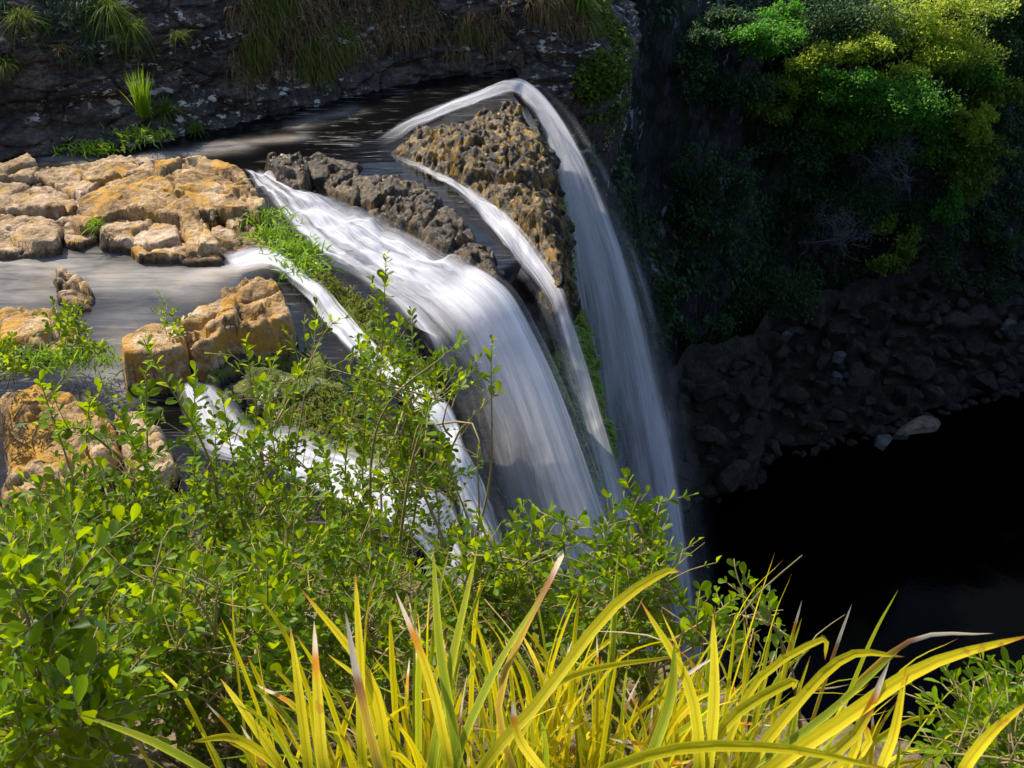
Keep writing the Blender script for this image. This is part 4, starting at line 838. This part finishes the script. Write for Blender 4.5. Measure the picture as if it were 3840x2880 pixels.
# ferns and mosses on the ledge
def on_mesh(oname, n, seed, f=lambda P: P[:, 2] > -99):
    out = []
    for o in COL.objects:
        if o.name in oname:
            v = np.zeros(len(o.data.vertices) * 3, np.float32); o.data.vertices.foreach_get('co', v); v = v.reshape(-1, 3) + np.array(o.location); out.append(v[f(v)])
    Q = np.concatenate(out); r = np.random.RandomState(seed); return Q[r.randint(len(Q), size=n)], r
for (px, py, n_, l, lab) in [(268, 214, 150, .38, 'bright green fern clump at the top of the mossy rib, nearest the golden slabs'), (276, 232, 170, .36, 'bright green fern clump second down the mossy rib beside the chute'),
                             (290, 246, 170, .38, 'bright green fern clump in the middle of the row beside the chute'), (304, 250, 170, .42, 'bright green fern clump leaning into the white chute'), (306, 266, 120, .3, 'lowest bright green fern clump of the row beside the chute')]:
    strands('fern', Pz(px, py + 4, -7.75), n_, l, .7, M['fern'], lab, 'fern', int(py), .5, .03, (.1, -.1, .9), 'bright ferns beside the main chute', None, (.22, .14, .04))
strands('grass_tuft', Pz(95, 226, -7.6), 50, .4, .6, M['fern'], 'small yellow green tuft growing in a crack of the golden ledge', 'grass', 3, .6, .02)
strands('grass', Pz(60, 362, -7.7), 420, .38, .5, M['fern'], None, None, 4, .5, .02, (0, 0, 1), None, 'stuff', (.5, .14, .03))
strands('grass', Pz(10, 440, -7.5), 160, .4, .5, M['dry'], None, None, 6, .5, .02, (0, 0, 1), None, 'stuff', (.3, .2, .03))
names = [o.name for o in COL.objects if o.name.startswith('mossy_outcrop')]
Q, r_ = on_mesh(names, 24000, 3, lambda P: fbm(P, 1.2, 3, 91) > -.08)
tag(link('moss', leaves_mesh('moss', Q + r_.normal(size=Q.shape) * .03, r_.normal(size=Q.shape) * .7 + np.array([.2, -.2, .9]), r_.uniform(.03, .08, len(Q)), M['moss'], LV2, LF2, 7, 1.8)), kind='stuff')
# moss on the plunge face behind the veils
v = np.zeros(len(bpy.data.objects['riverbed'].data.vertices) * 3, np.float32); bpy.data.objects['riverbed'].data.vertices.foreach_get('co', v); v = v.reshape(-1, 3)
Q = v[(v[:, 2] < -9.3) & (v[:, 2] > -20) & (v[:, 1] > 10) & (v[:, 1] < 28)]; Q = Q[fbm(Q, .9, 3, 93) > -.15]; Q = Q[r_.randint(len(Q), size=22000)]
tag(link('cliff_moss', leaves_mesh('cliff_moss', Q + np.array([.03, -.02, 0]), r_.normal(size=Q.shape) * .6 + np.array([.7, -.3, -.6]), r_.uniform(.05, .16, len(Q)), M['moss'], LV2, LF2, 8, 1.6)), kind='stuff')

Q = v[(v[:, 2] < -9.6) & (v[:, 2] > -19) & (v[:, 1] > 16.5) & (v[:, 1] < 27)]; Q = Q[r_.randint(len(Q), size=16000)]
tag(link('cliff_ferns', leaves_mesh('cliff_ferns', Q + np.array([.06, -.04, 0]), r_.normal(size=Q.shape) * .6 + np.array([.7, -.3, -.6]), r_.uniform(.08, .22, len(Q)), M['fern'], LV2, LF2, 18, 1.3)), kind='stuff')

# ================================================================== TREES ON THE GORGE WALL
def tree(name, label, pos, lobes, mat, seed, leafs=2600, ls=.20, cat='tree', group=None, lean=(.3, -1.0, .6), trunk=1.0, tmat='stem_dark'):
    """pos: centre of the crown; lobes: (dx, dz, rx, rz) flattened tiers; the trunk comes out of the wall behind"""
    rs = np.random.RandomState(seed); pos = np.asarray(pos, float)
    root = pos + np.array([lean[0] * -1.2, 2.6, -1.6 - trunk])
    e = link(name, None, loc=root); tag(e, label, cat, group)
    mb = MB(); Pp = []; Dd = []; Ss = []
    mb.tube(curve([root - root, (pos - root) * .5 + rs.normal(size=3) * .2, pos - root], 8), np.linspace(.16, .06, 8), 7)
    tot = sum(l[2] * l[2] for l in lobes)
    for (dx, dz, rx, rz) in lobes:
        c = pos + np.array([dx, -abs(rs.normal()) * .5, dz]); s0 = root + (pos - root) * rs.uniform(.5, .9)
        mb.tube(curve([s0 - root, (s0 + c) / 2 - root + rs.normal(size=3) * .15, c - root], 6), np.linspace(.06, .02, 6), 5)
        n = int(leafs * rx * rx / tot); sub = rs.normal(size=(max(6, int(9 * rx)), 3)); sub /= np.linalg.norm(sub, axis=1)[:, None]; sub *= rs.uniform(.35, 1.0, (len(sub), 1)) * np.array([rx, rx * .75, rz])
        k = rs.randint(len(sub), size=n); p = c + sub[k] + rs.normal(size=(n, 3)) * np.array([.32, .32, .22]) * min(rx, 1.3) * .8
        Pp.append(p); Dd.append(rs.normal(size=(n, 3)) * .8 + np.array([0, -.4, .3])); Ss.append(rs.uniform(.6, 1.2, n) * ls)
    mb.build('trunk', M[tmat], e)
    Pp = np.concatenate(Pp) - root; Dd = np.concatenate(Dd); Ss = np.concatenate(Ss)
    link('crown', leaves_mesh('crown', Pp, Dd, Ss, mat, LV2, LF2, seed, 1.9), e)
    return e
def lob(rs, w, h, n): return [(rs.uniform(-1, 1) * w * .65, rs.uniform(-1, 1) * h * .6, w * rs.uniform(.28, .45), h * rs.uniform(.26, .46)) for _ in range(n)]
GT = 'trees clinging to the gorge wall'
TL = [  # px, py, width px, height px, Y offset from wall, material, leaves, label
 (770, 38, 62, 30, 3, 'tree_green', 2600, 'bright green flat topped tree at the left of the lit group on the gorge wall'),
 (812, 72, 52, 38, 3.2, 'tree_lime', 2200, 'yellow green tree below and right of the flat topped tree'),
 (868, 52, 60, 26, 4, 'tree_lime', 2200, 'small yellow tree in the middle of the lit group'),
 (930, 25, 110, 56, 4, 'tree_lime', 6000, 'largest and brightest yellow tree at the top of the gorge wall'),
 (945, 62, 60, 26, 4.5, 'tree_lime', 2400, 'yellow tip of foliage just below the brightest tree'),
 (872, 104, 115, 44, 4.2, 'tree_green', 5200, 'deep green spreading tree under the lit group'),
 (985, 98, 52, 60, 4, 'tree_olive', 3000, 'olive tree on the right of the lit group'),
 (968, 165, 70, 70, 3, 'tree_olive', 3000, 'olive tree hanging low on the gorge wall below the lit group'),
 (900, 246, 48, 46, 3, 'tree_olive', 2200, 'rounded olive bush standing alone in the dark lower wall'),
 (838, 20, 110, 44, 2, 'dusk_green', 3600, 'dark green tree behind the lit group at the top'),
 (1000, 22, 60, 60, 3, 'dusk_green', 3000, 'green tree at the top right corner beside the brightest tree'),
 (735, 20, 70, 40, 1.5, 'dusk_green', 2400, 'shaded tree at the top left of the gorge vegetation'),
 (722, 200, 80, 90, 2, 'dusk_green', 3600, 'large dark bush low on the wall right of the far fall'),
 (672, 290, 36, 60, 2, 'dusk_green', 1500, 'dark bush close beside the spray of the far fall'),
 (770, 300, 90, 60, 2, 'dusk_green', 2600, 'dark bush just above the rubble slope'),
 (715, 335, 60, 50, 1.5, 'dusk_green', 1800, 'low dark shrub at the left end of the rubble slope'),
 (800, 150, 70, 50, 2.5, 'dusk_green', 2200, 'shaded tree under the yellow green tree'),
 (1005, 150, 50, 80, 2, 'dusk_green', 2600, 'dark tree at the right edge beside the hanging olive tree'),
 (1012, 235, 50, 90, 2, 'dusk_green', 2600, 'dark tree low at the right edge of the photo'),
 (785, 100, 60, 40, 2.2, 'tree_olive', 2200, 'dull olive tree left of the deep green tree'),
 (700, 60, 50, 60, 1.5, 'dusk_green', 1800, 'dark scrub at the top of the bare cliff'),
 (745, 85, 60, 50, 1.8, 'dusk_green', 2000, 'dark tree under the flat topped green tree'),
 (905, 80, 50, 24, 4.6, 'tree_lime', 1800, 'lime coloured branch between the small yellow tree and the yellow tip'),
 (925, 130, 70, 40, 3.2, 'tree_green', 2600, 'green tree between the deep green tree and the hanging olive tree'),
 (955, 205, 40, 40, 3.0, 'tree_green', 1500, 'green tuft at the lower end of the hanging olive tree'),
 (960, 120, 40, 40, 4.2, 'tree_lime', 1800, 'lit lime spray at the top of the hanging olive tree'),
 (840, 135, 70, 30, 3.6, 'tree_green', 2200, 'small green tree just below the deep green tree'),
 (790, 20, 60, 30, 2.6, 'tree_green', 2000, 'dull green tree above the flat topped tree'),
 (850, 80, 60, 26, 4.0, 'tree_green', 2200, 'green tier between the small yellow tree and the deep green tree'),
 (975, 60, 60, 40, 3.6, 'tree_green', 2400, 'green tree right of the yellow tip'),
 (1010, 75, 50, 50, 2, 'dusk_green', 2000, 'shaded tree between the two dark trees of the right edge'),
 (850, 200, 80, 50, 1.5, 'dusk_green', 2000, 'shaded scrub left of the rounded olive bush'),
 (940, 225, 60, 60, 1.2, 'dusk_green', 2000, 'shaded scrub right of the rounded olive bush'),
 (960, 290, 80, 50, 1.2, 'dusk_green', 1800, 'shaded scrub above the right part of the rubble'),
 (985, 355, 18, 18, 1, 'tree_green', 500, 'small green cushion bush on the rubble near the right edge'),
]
for i, (px, py, w, h, yo, m, nl, lab) in enumerate(TL):
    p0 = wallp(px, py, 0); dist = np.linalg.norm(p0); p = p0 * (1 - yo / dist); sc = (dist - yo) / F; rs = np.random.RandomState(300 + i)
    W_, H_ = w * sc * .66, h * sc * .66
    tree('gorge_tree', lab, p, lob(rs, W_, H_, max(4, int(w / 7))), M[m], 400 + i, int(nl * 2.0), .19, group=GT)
for i, (px, py, w, h, lab) in enumerate([(928, 88, 46, 40, 'grey leafless shrub beside the olive tree'), (885, 165, 60, 60, 'greyish leafless shrub hanging in the shade below the green tree'), (850, 240, 60, 60, 'dim leafless shrub left of the rounded olive bush')]):
    p0 = wallp(px, py, 0); dist = np.linalg.norm(p0); p = p0 * (1 - 3.2 / dist); sc = dist / F; rs = np.random.RandomState(500 + i)
    mb = MB(); root = p + np.array([0, 2, -1])
    hubs = [p + rs.normal(size=3) * np.array([w * sc * .22, .6, h * sc * .22]) for _ in range(16)]
    for hb in hubs: mb.tube(curve([p - root + np.array([0, .5, -.5]), (p + hb) / 2 - root + rs.normal(size=3) * .2, hb - root], 5), np.linspace(.035, .015, 5), 3)
    for k_ in range(420):
        hb = hubs[rs.randint(16)]; s0 = hb + rs.normal(size=3) * .2; q = s0 + rs.normal(size=3) * .32 + np.array([0, -.1, .12])
        mb.tube(curve([s0 - root, (s0 + q) / 2 - root + rs.normal(size=3) * .07, q - root], 4), np.linspace(.014, .005, 4), 3)
    for k_ in range(6): mb.tube(curve([np.zeros(3), (p - root) * .5 + rs.normal(size=3) * .3, p - root + rs.normal(size=3) * .4], 5), np.linspace(.05, .02, 5), 4)
    e = link('dead_shrub', None, loc=root); tag(e, lab, 'shrub', 'leafless shrubs on the gorge wall'); mb.build('branches', M['dead_twig'], e)
# ferns, creepers and small growth over the wall
Q = PW.reshape(-1, 3); Q = Q[(Q[:, 1] > 29) & (Q[:, 0] < 48) & (Q[:, 2] > -29) & (Q[:, 2] < -5) & (fbm(Q, .22, 3, 95) > -.05)]; r_ = np.random.RandomState(9)
Q = Q[r_.randint(len(Q), size=42000)]
tag(link('wall_foliage', leaves_mesh('wall_foliage', Q + r_.normal(size=Q.shape) * .18 + np.array([0, -.2, 0]), r_.normal(size=Q.shape) * .6 + np.array([.2, -.6, -.3]), r_.uniform(.12, .42, len(Q)), M['dusk_green'], LV2, LF2, 9, 1.5)), kind='stuff')
